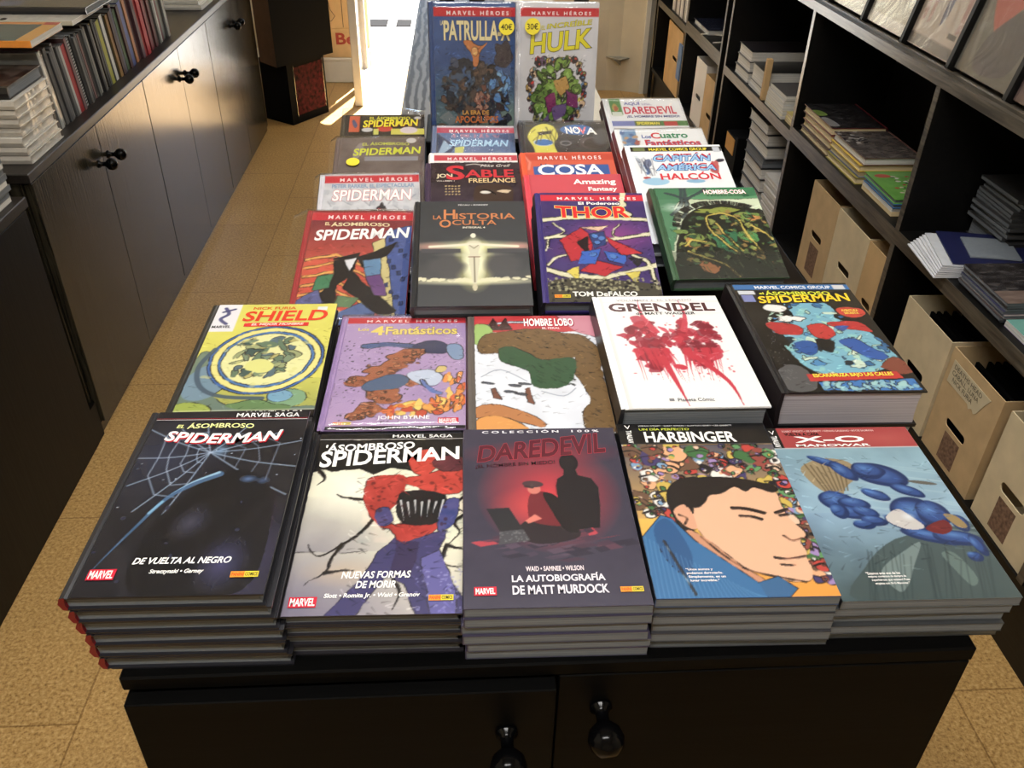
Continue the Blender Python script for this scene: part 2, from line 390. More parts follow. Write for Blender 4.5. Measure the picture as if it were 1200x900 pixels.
# ------------------------------------------------------------------ right hand bookcases
SX, SB = 1.156, 1.475            # front face and back of the bookcases
def bookcase(label, ups, cells, y0, y1):
    """ups: centre lines of the uprights; cells: (ya, yb, shelf top, thickness)"""
    o = empty('bookcase', ((SX+SB)/2, (y0+y1)/2, 0), label=label, cat='bookcase')
    b = MB(); b.box(SB-.012, SB, y0, y1, .005, .99); child_at(b.build('back_panel', M['shelfwood'], o), o)
    b = MB(); b.box(SX+.022, SB-.012, y0+.004, y1-.004, .0, .178); child_at(b.build('plinth', M['shelfwood'], o), o)
    b = MB(); b.box(SX+.004, SB-.012, y0+.004, y1-.004, .178, .200, bev=.001); child_at(b.build('bottom_shelf', M['shelfwood'], o), o)
    for u in ups:
        b = MB(); b.box(SX+.0015, SB-.012, u-.0105, u+.0105, .2, .981); b.box(SX, SX+.0015, u-.0105, u+.0105, .2, .981, 1)
        child_at(b.build('upright', [M['shelfwood'], M['edge']], o), o)
    for ya, yb, zt, th in cells:
        b = MB(); b.box(SX+.0015, SB-.012, ya+.0108, yb-.0108, zt-th, zt); b.box(SX, SX+.0015, ya+.0108, yb-.0108, zt-th, zt, 1)
        child_at(b.build('shelf', [M['shelfwood'], M['edge']], o), o)
    b = MB(); b.box(SX-.002, SX+.001, y0, y1, .981, 1.008, 1); b.box(SX+.001, SB, y0, y1, .981, 1.008, 1, bev=.0)
    child_at(b.build('deck', [M['shelfwood'], M['edge']], o), o)
    return o
bookcase('long black bookcase on the right, in four bays, nearest the camera', [.325, 1.195, 2.060, 2.925, 3.815],
         [(.325, 1.195, .608, .038), (1.195, 2.060, .608, .038), (2.060, 2.925, .605, .046), (2.925, 3.815, .585, .036)], .31, 3.83)
bookcase('black bookcase at the far right end, in two bays, beside the cream wall', [3.905, 4.562, 5.27],
         [(3.905, 4.562, .612, .055), (4.562, 5.27, .582, .034)], 3.89, 5.285)
b = MB(); b.box(1.150, 1.170, 5.290, 5.422, .0, 1.5, bev=.002); tag(b.build('end_panel', simple('black_gloss_panel', (30, 30, 31), .12, .6)), 'glossy black upright panel between the cream wall and the far bookcase', 'panel')

# sloping display rack on top of the first bookcase
rack = empty('display_rack', (1.3, 2.1, 1.008), label='black slatted rack of upright slots along the top of the right bookcase', cat='rack')
b = MB(); b.prism([(1.245, 1.008), (1.257, 1.008), (1.337, 1.40), (1.325, 1.40)], .33, 3.80, 1); child_at(b.build('back_board', M['shelfwood'], rack), rack)
DIV = [1.03, 1.297, 1.563, 1.829, 2.095, 2.357, 2.628, 2.899, 3.168, 3.44, 3.71]
for d in DIV:
    b = MB(); b.prism([(1.178, 1.008), (1.252, 1.008), (1.330, 1.40), (1.256, 1.40)], d-.007, d+.007, 1); child_at(b.build('divider', M['shelfwood'], rack), rack)
b = MB(); b.box(1.168, 1.177, .33, 3.80, 1.008, 1.016); child_at(b.build('lip', M['edge'], rack), rack)

# ------------------------------------------------------------------ cardboard comic boxes on the bottom shelves
def slot_panel(y0, y1, z0, z1, x, th, sc, mats):
    """panel in the plane x with a rounded hand slot at sc = (y, z, length, height)"""
    bm = bmesh.new()
    outer = [bm.verts.new((x, p[0], p[1])) for p in ((y0, z0), (y1, z0), (y1, z1), (y0, z1))]
    inner = []
    cy, cz, ln, ht = sc; r = ht/2
    for k in range(8): a = -PI/2+PI*k/7; inner.append(bm.verts.new((x, cy+ln/2-r+r*math.cos(a), cz+r*math.sin(a))))
    for k in range(8): a = PI/2+PI*k/7; inner.append(bm.verts.new((x, cy-ln/2+r+r*math.cos(a), cz+r*math.sin(a))))
    ed = []
    for lp in (outer, inner):
        for i in range(len(lp)): ed.append(bm.edges.new((lp[i], lp[(i+1) % len(lp)])))
    bmesh.ops.triangle_fill(bm, use_beauty=True, use_dissolve=False, edges=ed)
    r = bmesh.ops.extrude_face_region(bm, geom=bm.faces[:])
    for g in r['geom']:
        if isinstance(g, bmesh.types.BMVert): g.co.x += th
    bmesh.ops.recalc_face_normals(bm, faces=bm.faces)
    me = bpy.data.meshes.new('front_panel'); bm.to_mesh(me); bm.free(); me.materials.append(mats)
    return me
def comic_box(label, y0, y1, z1, slot, mat, patch=None, x=1.166, depth=.285, z0=.2005, contents=0, group='storage boxes on the bottom shelf'):
    o = empty('storage_box', (x+depth/2, (y0+y1)/2, z0), label=label, cat='box', group=group)
    child_at(link('front_panel', slot_panel(y0, y1, z0, z1, x, .003, slot, mat), o), o)
    b = MB()
    b.box(x+.003, x+depth, y0, y0+.003, z0, z1); b.box(x+.003, x+depth, y1-.003, y1, z0, z1); b.box(x+depth-.003, x+depth, y0+.003, y1-.003, z0, z1)
    b.box(x+.003, x+depth-.003, y0+.003, y1-.003, z0, z0+.003)
    child_at(b.build('body', mat, o), o)
    if patch:
        p0, p1, q0, q1 = patch
        b = MB(); b.box(x-.0006, x, p0, p1, q0, q1); child_at(b.build('printed_panel', M['patchbrown'], o), o)
    return o
bx4 = comic_box('cardboard box with a handwritten paper label taped above its hand slot', 1.449, 1.676, .482, (1.568, .312, .09, .022), M['card'], (1.532, 1.600, .214, .290))
comic_box('pale cardboard box left of the taped box, open at the top', 1.690, 1.925, .483, (1.80, .330, .09, .024), M['card2'])
comic_box('worn cardboard box nearest the camera, torn below its hand slot', 1.212, 1.420, .480, (1.318, .323, .092, .024), M['card2'], (1.288, 1.353, .216, .299))
comic_box('tan cardboard box under the yellowed books, farthest of the three in its bay', 2.437, 2.660, .513, (2.553, .356, .09, .022), M['card'], (2.512, 2.588, .226, .326))
comic_box('plain tan cardboard box in the middle of its bay under the yellowed books', 2.203, 2.433, .511, (2.315, .358, .09, .022), M['card2'])
comic_box('narrow open cardboard box against the upright under the green book', 2.074, 2.199, .510, (2.132, .340, .06, .022), M['card3'])
comic_box('tall white storage box in the far bookcase bay beside the tan one', 4.115, 4.312, .500, (4.205, .332, .09, .022), simple('white_box_card', (232, 226, 216), .7), None)
bt = comic_box('tan box with a dark hand slot beside the tall white box', 3.925, 4.111, .470, (3.985, .306, .09, .022), M['card3'])
comic_box('tan cardboard box with a blue magazine leaning on it in the last bay', 4.640, 4.985, .530, (4.770, .372, .10, .022), M['card3'])
b = MB(); b.box(1.158, 1.1645, 4.60, 4.675, .30, .478); tag(b.build('magazine', simple('blue_magazine', (92, 128, 176), .3, .5, .3, 30)), 'pale blue magazine standing in front of the last tan box', 'magazine')
# tape label on the fourth box gets its lettering further down
b = MB(); b.prism([(1.489, .455), (1.657, .457), (1.660, .396), (1.560, .397), (1.552, .388), (1.540, .397), (1.530, .390), (1.521, .397), (1.505, .430)], 1.1648, 1.1656, 0)
tape_label = child_at(b.build('paper_label', M['tape'], bx4), bx4)
# torn flap below the slot of the worn box
# comics packed in the two nearest open boxes
random.seed(4)
for (bn, y0, y1, lab) in ((0, 1.700, 1.915, 'dark bagged comic packed upright in the open pale box left of the taped box'), (1, 1.458, 1.668, 'dark bagged comic packed upright in the box with the taped label')):
    me = None
    for k in range(12):
        if me is None:
            b = MB(); b.box(-.004, .004, 0, .19, 0, .245, bev=.001); o = b.build('packed_comic', M['blackcard']); me = o
        else:
            o = me.copy(); COL.objects.link(o)
        o.location = (1.185+.02*k, y0+.01, .2045); o.rotation_euler = (0, random.uniform(-.02, .04), 0)
        tag(o, lab, 'comic', 'comics packed in the %s box' % ('open pale' if bn == 0 else 'taped'))

# ------------------------------------------------------------------ display table (black two-door cabinet)
TX0, TX1, TY0, TY1, TZ = -.315, .485, .508, 1.10, .885
table = empty('display_cabinet', ((TX0+TX1)/2, .8, 0), label='black double-door cabinet in the foreground carrying the two front rows of books', cat='cabinet')
b = MB(); b.box(TX0, TX1, TY0, TY1, TZ-.018, TZ, bev=.002); child_at(b.build('top', M['tableblk'], table), table)
b = MB(); b.box(TX0+.004, TX1-.002, TY0+.021, TY1-.004, .06, TZ-.018); b.box(TX0+.02, TX1-.02, TY0+.05, TY1-.02, 0, .06); child_at(b.build('carcass', M['tableblk'], table), table)
b = MB(); b.box(TX0+.003, .082, TY0-.012, TY0+.008, .07, .862, bev=.0012); dl = child_at(b.build('door', M['tableblk'], table), table)
b = MB(); b.box(.085, TX1-.002, TY0, TY0+.0195, .07, TZ-.0185, bev=.0012); dr = child_at(b.build('door', M['tableblk'], table), table)
TOY = Matrix.Rotation(PI/2, 4, 'X')       # local z -> world -y
knob_mb(Matrix.Translation((.036, TY0-.012, .800)) @ TOY).build('knob', M['knob'], dl, True)
knob_mb(Matrix.Translation((.128, TY0, .818)) @ TOY).build('knob', M['knob'], dr, True)

back_table = empty('display_table', (.11, 1.54, 0), label='black table behind the front cabinet carrying the sloping rows of books', cat='table')
b = MB(); b.box(-.236, .468, 1.104, 1.97, TZ-.03, TZ, bev=.002); child_at(b.build('top', M['tableblk'], back_table), back_table)
b = MB(); b.box(-.226, .458, 1.115, 1.96, .05, TZ-.03); b.box(-.21, .44, 1.13, 1.94, 0, .05); child_at(b.build('carcass', M['tableblk'], back_table), back_table)

# a second low cabinet behind it, its top wrapped in marbled paper
rear = empty('rear_cabinet', (.13, 3.1, 0), label='low black cabinet behind the upright books, wrapped on top in marbled grey paper', cat='cabinet')
b = MB(); b.box(-.155, .412, 2.06, 4.15, 0, .80, bev=.003); child_at(b.build('body', M['tableblk'], rear), rear)
b = MB(); b.box(-.160, .20, 2.055, 4.155, .80, .806); child_at(b.build('marbled_cover', M['marble'], rear), rear)
b = MB(); b.box(.205, .418, 2.055, 4.155, .80, .806); child_at(b.build('white_board', M['white'], rear), rear)
# riser that carries the two upright books
riser = empty('book_stand', (.115, 1.85, TZ), label='low black stand holding the two upright books at the back of the table', cat='stand')
b = MB(); b.box(-.07, .300, 1.775, 1.96, TZ+.0003, .944, bev=.002); child_at(b.build('base', M['tableblk'], riser), riser)
plate = empty('backing_board', (.12, 1.856, .944), label='black backing board behind the two upright books, its prongs showing above them', cat='board')
b = MB(); b.box(-.045, .285, 1.853, 1.859, .9443, 1.16); child_at(b.build('board', M['tableblk'], plate), plate)
for x in (-.035, .025, .235):
    b = MB(); b.box(x, x+.03, 1.8535, 1.8585, 1.16, 1.222, bev=.002); child_at(b.build('prong', M['tableblk'], plate), plate)

# ------------------------------------------------------------------ far left: stacked boxes and the ledge boxes
def quad_box(a, bb, c, z0, z1):
    """box footprint from corner a with edges to bb and c"""
    a, bb, c = Vector(a), Vector(bb), Vector(c); d = bb+c-a
    return [a, bb, d, c], z0, z1
def add_quadbox(b, fp, z0, z1, mis=(0, 0, 0, 0)):
    b.prism([(p.x, p.y) for p in fp], z0, z1, 2, 0, mis)
o = empty('picture_box', (-.90, 4.95, 0), (0, 0, 0), 'black box on the floor with a wrapped dark red picture on its front', 'box')
fp, z0, z1 = quad_box((-.912, 4.800), (-.748, 5.048), (-1.080, 4.930), .002, .333)
b = MB(); add_quadbox(b, fp, z0, z1); child_at(b.build('body', M['blackcard'], o), o)
A, Bv = Vector((-.912, 4.800)), Vector((-.748, 5.048)); t = (Bv-A).normalized(); nrm = Vector((t.y, -t.x))
P = lambda s, e: A+t*s+nrm*e
Ln = (Bv-A).length
b = MB(); b.prism([tuple(P(.05, .0005)), tuple(P(Ln-.018, .0005)), tuple(P(Ln-.018, .002)), tuple(P(.05, .002))], .045, .30, 2); child_at(b.build('picture', M['redpic'], o), o)
b = MB()
for sx, w_ in ((.045, .003), (Ln-.02, .004)): b.prism([tuple(P(sx, .0022)), tuple(P(sx+w_, .0022)), tuple(P(sx+w_, .0034)), tuple(P(sx, .0034))], .04, .31, 2)
child_at(b.build('wrap_seam', M['bagfilm'], o), o)
o = empty('black_box', (-.85, 4.9, .335), (0, 0, 0), 'big black box with a brown side stacked on the picture box', 'box')
fp, z0, z1 = quad_box((-.944, 4.706), (-.690, 5.026), (-1.052, 4.832), .335, .78)
b = MB(); add_quadbox(b, fp, z0, z1, (0, 0, 0, 1)); child_at(b.build('body', [M['blackcard'], M['cardbrown']], o), o)
t2 = (Vector((-.690, 5.026))-Vector((-.944, 4.706))).normalized(); n2 = Vector((t2.y, -t2.x)); c2 = Vector((-.944, 4.706))+t2*.19
b = MB(); b.lathe([(0, 0), (.004, 0), (.003, .002), (0, .0025)], 10, Matrix.Translation((c2.x, c2.y, .645)) @ n2.to_3d().to_track_quat('Z', 'Y').to_matrix().to_4x4()); child_at(b.build('rivet', M['alu'], o), o)
ledge_boxes = []  # topmost carton is added out of view to block the sun
for k, (x0, x1, z0, z1, lab) in enumerate(((-.99, -.615, .1505, .322, 'cardboard carton with red lettering on the white window ledge'), (-.985, -.612, .3225, .76, 'tall plain carton on top of the red-lettered carton'), (-.98, -.60, .7605, 1.16, 'added upper carton on the window ledge pile, blocking sun from the floor'))):
    o = empty('carton', ((x0+x1)/2, 5.76, z0), label=lab, cat='box', group='cartons on the window ledge')
    b = MB(); b.box(x0, x1, 5.668, 5.86, z0, z1, bev=.002); child_at(b.build('body', M['card3'], o), o)
    b = MB(); b.box(x0, x1, 5.7605, 5.7665, z1, z1+.0004); child_at(b.build('seam_tape', M['card2'], o), o)
    if k == 1:
        b = MB()
        for sg in (((-.80, .60), (-.77, .43)), ((-.77, .43), (-.745, .395)), ((-.745, .395), (-.77, .365)), ((-.77, .365), (-.80, .372)), ((-.655, .60), (-.655, .34)), ((-.70, .61), (-.70, .33))):
            b.tube([(sg[0][0], 5.668, sg[0][1]), (sg[1][0], 5.668, sg[1][1])], .0016, 6)
        child_at(b.build('print_marks', M['ink'], o), o)
    ledge_boxes.append(o)
# ------------------------------------------------------------------ printed covers: paint a colour field on a fine grid of vertices
ASP = 1.53
INK = .80                        # printed inks are a little duller than pure colour
class Art:
    def __init__(self, bg, res=1.0, seed=1, asp=ASP):
        self.nx = int(128*res); self.ny = int(self.nx*asp); self.asp = asp
        self.W, self.H = self.nx*2, self.ny*2
        u = (np.arange(self.W)+.5)/self.W; v = (np.arange(self.H)+.5)/self.H
        self.u, self.v = np.meshgrid(u, v); self.im = np.zeros((self.H, self.W, 3)); self.im[:] = bg
        self.rng = np.random.default_rng(seed); self.px = 1.0/self.W
    def mix(self, m, c, a=1.0):
        m = np.clip(m, 0, 1)[..., None]*a
        self.im = self.im*(1-m)+np.asarray(c, float)*m; return self
    def fbm(self, sc, octv=4):
        out = np.zeros_like(self.u); amp = 1; tot = 0
        for o in range(octv):
            n = int(sc*2**o)+2; ny = int(n*self.asp)+2
            g = self.rng.random((ny, n))
            x = self.u*(n-1.001); y = self.v*(ny-1.001); xi = x.astype(int); yi = y.astype(int); fx = x-xi; fy = y-yi
            fx = fx*fx*(3-2*fx); fy = fy*fy*(3-2*fy)
            out += amp*((g[yi, xi]*(1-fx)+g[yi, xi+1]*fx)*(1-fy)+(g[yi+1, xi]*(1-fx)+g[yi+1, xi+1]*fx)*fy); tot += amp; amp *= .5
        return out/tot
    def mottle(self, amt, sc=8, c=None, m=None):
        n = (self.fbm(sc)-.5)*2
        w = 1 if m is None else m
        self.im = np.clip(self.im+(n*amt*w)[..., None]*(np.ones(3) if c is None else np.asarray(c)), 0, 255); return self
    def band(self, v0, v1, c, u0=0, u1=1): return self.mix(((self.v >= v0) & (self.v < v1) & (self.u >= u0) & (self.u < u1))*1., c)
    def grad(self, v0, v1, c0, c1, a=1.0):
        t = np.clip((self.v-v0)/(v1-v0), 0, 1)[..., None]; m = ((self.v >= v0) & (self.v <= v1))*1.
        g = np.asarray(c0)*(1-t)+np.asarray(c1)*t
        mm = m[..., None]*a; self.im = self.im*(1-mm)+g*mm; return self
    def blobmask(self, cx, cy, rx, ry, rot=0, jag=0, jn=9, soft=.05):
        x = self.u-cx; y = (self.v-cy)*self.asp; c, s = math.cos(rot), math.sin(rot)
        X = (x*c+y*s)/rx; Y = (-x*s+y*c)/ry; r = np.hypot(X, Y)
        if jag:
            th = (np.arctan2(Y, X)/(2*PI)+.5)*jn; g = self.rng.random(jn+1); g[-1] = g[0]
            i = np.minimum(th.astype(int), jn-1); f = th-i; f = f*f*(3-2*f); r = r/(1-jag+jag*2*(g[i]*(1-f)+g[i+1]*f)*.9)
        return np.clip((1-r)/soft+.5, 0, 1)
    def blob(self, cx, cy, rx, ry, c, rot=0, jag=0, jn=9, soft=.05, a=1.0): return self.mix(self.blobmask(cx, cy, rx, ry, rot, jag, jn, soft), c, a)
    def glow(self, cx, cy, rx, ry, c, rot=0, a=1.0, p=1.0):
        x = self.u-cx; y = (self.v-cy)*self.asp; cc, s = math.cos(rot), math.sin(rot)
        r = np.hypot((x*cc+y*s)/rx, (-x*s+y*cc)/ry); return self.mix(np.clip(1-r, 0, 1)**p, c, a)
    def polymask(self, pts):
        ins = np.zeros(self.u.shape, bool); n = len(pts)
        for i in range(n):
            x0, y0 = pts[i]; x1, y1 = pts[(i+1) % n]
            if y0 == y1: continue
            ins ^= ((y0 > self.v) != (y1 > self.v)) & (self.u < (x1-x0)*(self.v-y0)/(y1-y0)+x0)
        return ins*1.
    def poly(self, pts, c, a=1.0, smooth=0):
        if smooth: pts = spline(pts, smooth)
        return self.mix(self.polymask(pts), c, a)
    def line(self, pts, w, c, a=1.0, smooth=0, taper=False):
        if smooth: pts = spline(pts, smooth, False)
        d = np.full(self.u.shape, 9.); n = len(pts)-1
        for i in range(n):
            ax, ay = pts[i][0], pts[i][1]*self.asp; bx, by = pts[i+1][0], pts[i+1][1]*self.asp
            dx, dy = bx-ax, by-ay; L = dx*dx+dy*dy+1e-9
            t = np.clip(((self.u-ax)*dx+(self.v*self.asp-ay)*dy)/L, 0, 1)
            e = np.hypot(self.u-ax-t*dx, self.v*self.asp-ay-t*dy)
            if taper: e = e/np.maximum(.1, 1-(i+t)/n)
            d = np.minimum(d, e)
        return self.mix(np.clip((w-d)/(self.px*2)+.5, 0, 1), c, a)
    def specks(self, n, r, c, v0=0, v1=1, u0=0, u1=1, a=1.0):
        for _ in range(n): self.blob(self.rng.uniform(u0, u1), self.rng.uniform(v0, v1), r*self.rng.uniform(.5, 1.4), r*self.rng.uniform(.5, 1.4), c, a=a, soft=.4)
        return self
    def warp(self, amt=.012, sc=9):
        dx = (self.fbm(sc)-.5)*2*amt; dy = (self.fbm(sc)-.5)*2*amt
        xi = np.clip(((self.u+dx)*self.W).astype(int), 0, self.W-1); yi = np.clip(((self.v+dy/self.asp)*self.H).astype(int), 0, self.H-1)
        self.im = self.im[yi, xi]
        return self.outline()
    def outline(self, k=.75, thr=46):
        e = np.zeros(self.u.shape)
        for ax in (0, 1):
            d = np.abs(np.roll(self.im, 1, ax)-self.im).sum(-1); e = np.maximum(e, (d > thr)*1.)
        e = np.maximum(e, np.maximum(np.roll(e, 1, 0), np.roll(e, 1, 1)))
        wob = self.fbm(14)
        return self.mix(e*np.clip((wob-.28)*4, 0, 1), (30, 26, 28), k)
    def ink(self, n, L=.04, w=.003, dark=.55, light=1.25, v0=0, v1=1, u0=0, u1=1):
        for k in range(n):
            u, v = self.rng.uniform(u0, u1), self.rng.uniform(v0, v1); b0 = self.im[min(int(v*self.H), self.H-1), min(int(u*self.W), self.W-1)]
            f = dark if self.rng.random() < .6 else light; an = self.rng.uniform(-1, 1.2)
            self.line([(u, v), (u+L*math.cos(an), v+L*.6*math.sin(an))], w*self.rng.uniform(.6, 1.6), np.clip(b0*f, 0, 255), .7, 0, True)
        return self
    def done(self):
        im = self.im.reshape(self.ny, 2, self.nx, 2, 3).mean((1, 3))/255.0
        im = np.clip(im, 0, 1); im = np.where(im <= .04045, im/12.92, ((im+.055)/1.055)**2.4)
        g = (im*np.array([.25, .6, .15])).sum(-1, keepdims=True)
        return (g+(im-g)*.86)*INK
def spline(pts, n, closed=True):
    out = []; m = len(pts)
    rng = range(m) if closed else range(m-1)
    for i in rng:
        if closed: p0, p1, p2, p3 = pts[i-1], pts[i], pts[(i+1) % m], pts[(i+2) % m]
        else: p0, p1, p2, p3 = pts[max(i-1, 0)], pts[i], pts[i+1], pts[min(i+2, m-1)]
        for k in range(n):
            t = k/n
            out.append(tuple(.5*((2*p1[j])+(-p0[j]+p2[j])*t+(2*p0[j]-5*p1[j]+4*p2[j]-p3[j])*t*t+(-p0[j]+3*p1[j]-3*p2[j]+p3[j])*t**3) for j in (0, 1)))
    if not closed: out.append(pts[-1])
    return out
def art_object(name, art, x0, x1, y0, y1, z, parent, mat):
    col = art.done(); ny, nx = col.shape[:2]
    xs = np.linspace(x0, x1, nx); ys = np.linspace(y1, y0, ny)
    X, Y = np.meshgrid(xs, ys); co = np.stack([X, Y, np.full_like(X, z)], -1).reshape(-1, 3)
    idx = np.arange(nx*ny).reshape(ny, nx)
    q = np.stack([idx[1:, :-1], idx[1:, 1:], idx[:-1, 1:], idx[:-1, :-1]], -1).reshape(-1, 4)
    me = bpy.data.meshes.new(name); me.vertices.add(nx*ny); me.vertices.foreach_set('co', co.ravel())
    nf = len(q); me.loops.add(nf*4); me.loops.foreach_set('vertex_index', q.ravel()); me.polygons.add(nf)
    me.polygons.foreach_set('loop_start', np.arange(nf)*4); me.polygons.foreach_set('loop_total', np.full(nf, 4))
    me.update(calc_edges=True)
    at = me.color_attributes.new('Col', 'FLOAT_COLOR', 'POINT')
    at.data.foreach_set('color', np.concatenate([col.reshape(-1, 3), np.ones((nx*ny, 1))], 1).ravel())
    me.materials.append(mat)
    return link(name, me, parent)

# ------------------------------------------------------------------ lettering
_GL = {}
def glyphs(s, off=0.0, shear=0.0):
    k = (s, off, shear)
    if s == '\u2588': return np.array([(0., 0, 0), (1, 0, 0), (1, 1, 0), (0, 1, 0)]), [[0, 1, 2, 3]]
    if k not in _GL:
        cu = bpy.data.curves.new('t', 'FONT'); cu.body = s; cu.offset = off; cu.resolution_u = 3; cu.shear = shear; cu.space_character = 1.0
        o = bpy.data.objects.new('t', cu); COL.objects.link(o)
        dg = bpy.context.evaluated_depsgraph_get()
        me = bpy.data.meshes.new_from_object(o.evaluated_get(dg))
        v = np.array([q.co[:] for q in me.vertices]); f = [list(p.vertices) for p in me.polygons]
        bpy.data.objects.remove(o); bpy.data.curves.remove(cu); bpy.data.meshes.remove(me)
        _GL[k] = (v, f)
    return _GL[k]
def text_geo(items, x0, x1, y0, y1, z):
    """items: dict(s, box=(u0,v0,u1,v1) top-left origin, c, bold, ol=(colour, width), arch, rise, tap, shear, vert)"""
    V = []; F = []; Cc = []; k = 0
    for it in items:
        s = it['s']; bold = min(.026, it.get('bold', .012)); sh = it.get('shear', 0)
        base, _ = glyphs(s, bold, sh)
        mn, mxx = base.min(0), base.max(0); sz = np.maximum(mxx-mn, 1e-6)
        layers = []
        if it.get('sd'): layers.append((it['sd'][0], bold, it['sd'][1], it['sd'][2]))
        if it.get('ol'): layers.append((it['ol'][0], bold+it['ol'][1], 0, 0))
        layers.append((it['c'], bold, 0, 0))
        u0, v0, u1, v1 = it['box']
        for c, off, dx, dy in layers:
            v, f = glyphs(s, off, sh)
            a = (v[:, 0]-mn[0])/sz[0]; b = (v[:, 1]-mn[1])/sz[1]
            if it.get('vert'): a, b = b, 1-a; a, b = 1-a, 1-b; a, b = 1-a, b
            tap = it.get('tap', 0); b = b*(1+tap*(a-.5)*2)
            arch = it.get('arch', 0); rise = it.get('rise', 0)
            uu = u0+(u1-u0)*a+dx
            vv = v1-(v1-v0)*b+arch*((a-.5)*2)**2-rise*a+dy
            o = len(V)
            zz = z+.00003*k; k += 1
            for p, q in zip(uu, vv): V.append((x0+p*(x1-x0), y1-q*(y1-y0), zz))
            l = tuple(q*.88 for q in lin(c))
            for ff in f: F.append([i+o for i in ff]); Cc.append(l)
    return V, F, Cc
def text_object(name, items, x0, x1, y0, y1, z, parent, mat):
    V, F, Cc = text_geo(items, x0, x1, y0, y1, z)
    me = bpy.data.meshes.new(name); me.from_pydata(V, [], F)
    at = me.color_attributes.new('Col', 'FLOAT_COLOR', 'CORNER'); data = []
    for p, c in zip(me.polygons, Cc):
        data += [*c, 1.0]*p.loop_total
    at.data.foreach_set('color', data); me.materials.append(mat)
    return link(name, me, parent)
def rect_item(me_items, box, c):                      # solid rectangle drawn as lettering background
    me_items.append(dict(s='\u2588', box=box, c=c, bold=0))
RED = (206, 34, 52); WHT = (244, 244, 242); YEL = (238, 206, 60)
def heroes(v0=.025, v1=.085, a=.16, b=.93): return dict(s='M A R V E L   H \u00c9 R O E S', box=(a, v0+.016, b, v1-.013), c=(240, 224, 224), bold=.02)
def badge(u0, v0, u1, v1):                            # red publisher block
    return [('rect', (u0, v0, u1, v1), (200, 36, 58)), dict(s='MARVEL', box=(u0+.008, v0+.006, u1-.008, v1-.006), c=(248, 240, 240), bold=.035)]
def panini(u0, v0, u1, v1):
    um = (u0+u1)/2
    return [('rect', (u0, v0, um, v1), (240, 150, 50)), ('rect', (um, v0, u1, v1), (222, 200, 60)), dict(s='PANINI', box=(u0+.006, v0+.005, um-.004, v1-.005), c=(200, 70, 30), bold=.03), dict(s='COMICS', box=(um+.004, v0+.005, u1-.006, v1-.005), c=(70, 70, 30), bold=.03)]

# ------------------------------------------------------------------ books
def hard_case_mb(w, h, t):
    b = MB(); X0, X1 = -w/2, w/2; bt = .0019
    b.prism([(X1, t), (X0+.0092, t), (X0+.0070, t-.0012), (X0+.0046, t), (X0+.0046, t-bt), (X1, t-bt)], -h/2, h/2, 1, 0)
    b.prism([(X1, 0), (X0+.0092, 0), (X0+.0070, .0012), (X0+.0046, 0), (X0+.0046, bt), (X1, bt)], -h/2, h/2, 1, 0)
    b.prism([(X0+.0046, t), (X0+.0004, t-.0008), (X0-.0024, t*.5), (X0+.0004, .0008), (X0+.0046, 0), (X0+.0046, bt), (X0+.0044, t*.2), (X0+.0036, t*.5), (X0+.0044, t*.8), (X0+.0046, t-bt)], -h/2, h/2, 1, 1, [0, 1, 1, 0, 1, 1, 1, 1, 1, 1])
    return b
def soft_case_mb(w, h, t):
    b = MB(); X0, X1 = -w/2, w/2; c = .0006
    pts = [(X1, t), (X0+.0008, t), (X0, t-.001), (X0, .001), (X0+.0008, 0), (X1, 0), (X1, c), (X0+c+.0006, c), (X0+c+.0006, t-c), (X1, t-c)]
    mis = [0]*10
    for i in (1, 2, 3): mis[i] = 1
    b.prism(pts, -h/2, h/2, 1, 0, mis); return b
def pages_mb(w, h, t, hard):
    b = MB()
    if hard:
        X0, X1 = -w/2+.0035, w/2-.0035; z0, z1 = .0019, t-.0019; y = h/2-.0035
        pts = [(X1, z0), (X1-.0015, z0+(z1-z0)*.3), (X1-.0015, z0+(z1-z0)*.7), (X1, z1), (X0, z1), (X0-.0008, (z0+z1)/2), (X0, z0)]
        b.prism(pts, -y, y, 1)
    else:
        b.box(-w/2+.0009, w/2-.0004, -h/2+.0004, h/2-.0004, .0006, t-.0006)
    return b
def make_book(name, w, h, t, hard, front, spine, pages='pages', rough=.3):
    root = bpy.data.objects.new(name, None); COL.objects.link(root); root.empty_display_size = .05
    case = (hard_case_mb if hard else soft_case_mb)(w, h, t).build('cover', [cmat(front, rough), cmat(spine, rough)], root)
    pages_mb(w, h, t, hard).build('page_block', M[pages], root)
    return root, case
def place(root, top, yaw, tilt, h, down, dx=0, dy=0, dyaw=0):
    """top: centre of the top edge of the cover of the pile; down: distance of this book's base under that cover"""
    mt = Matrix.Translation(top) @ Matrix.Rotation(yaw, 4, 'Z') @ Matrix.Rotation(tilt, 4, 'X') @ Matrix.Translation((dx, -h/2+dy, -down)) @ Matrix.Rotation(dyaw, 4, 'Z')
    root.location = mt.to_translation(); root.rotation_euler = mt.to_euler()
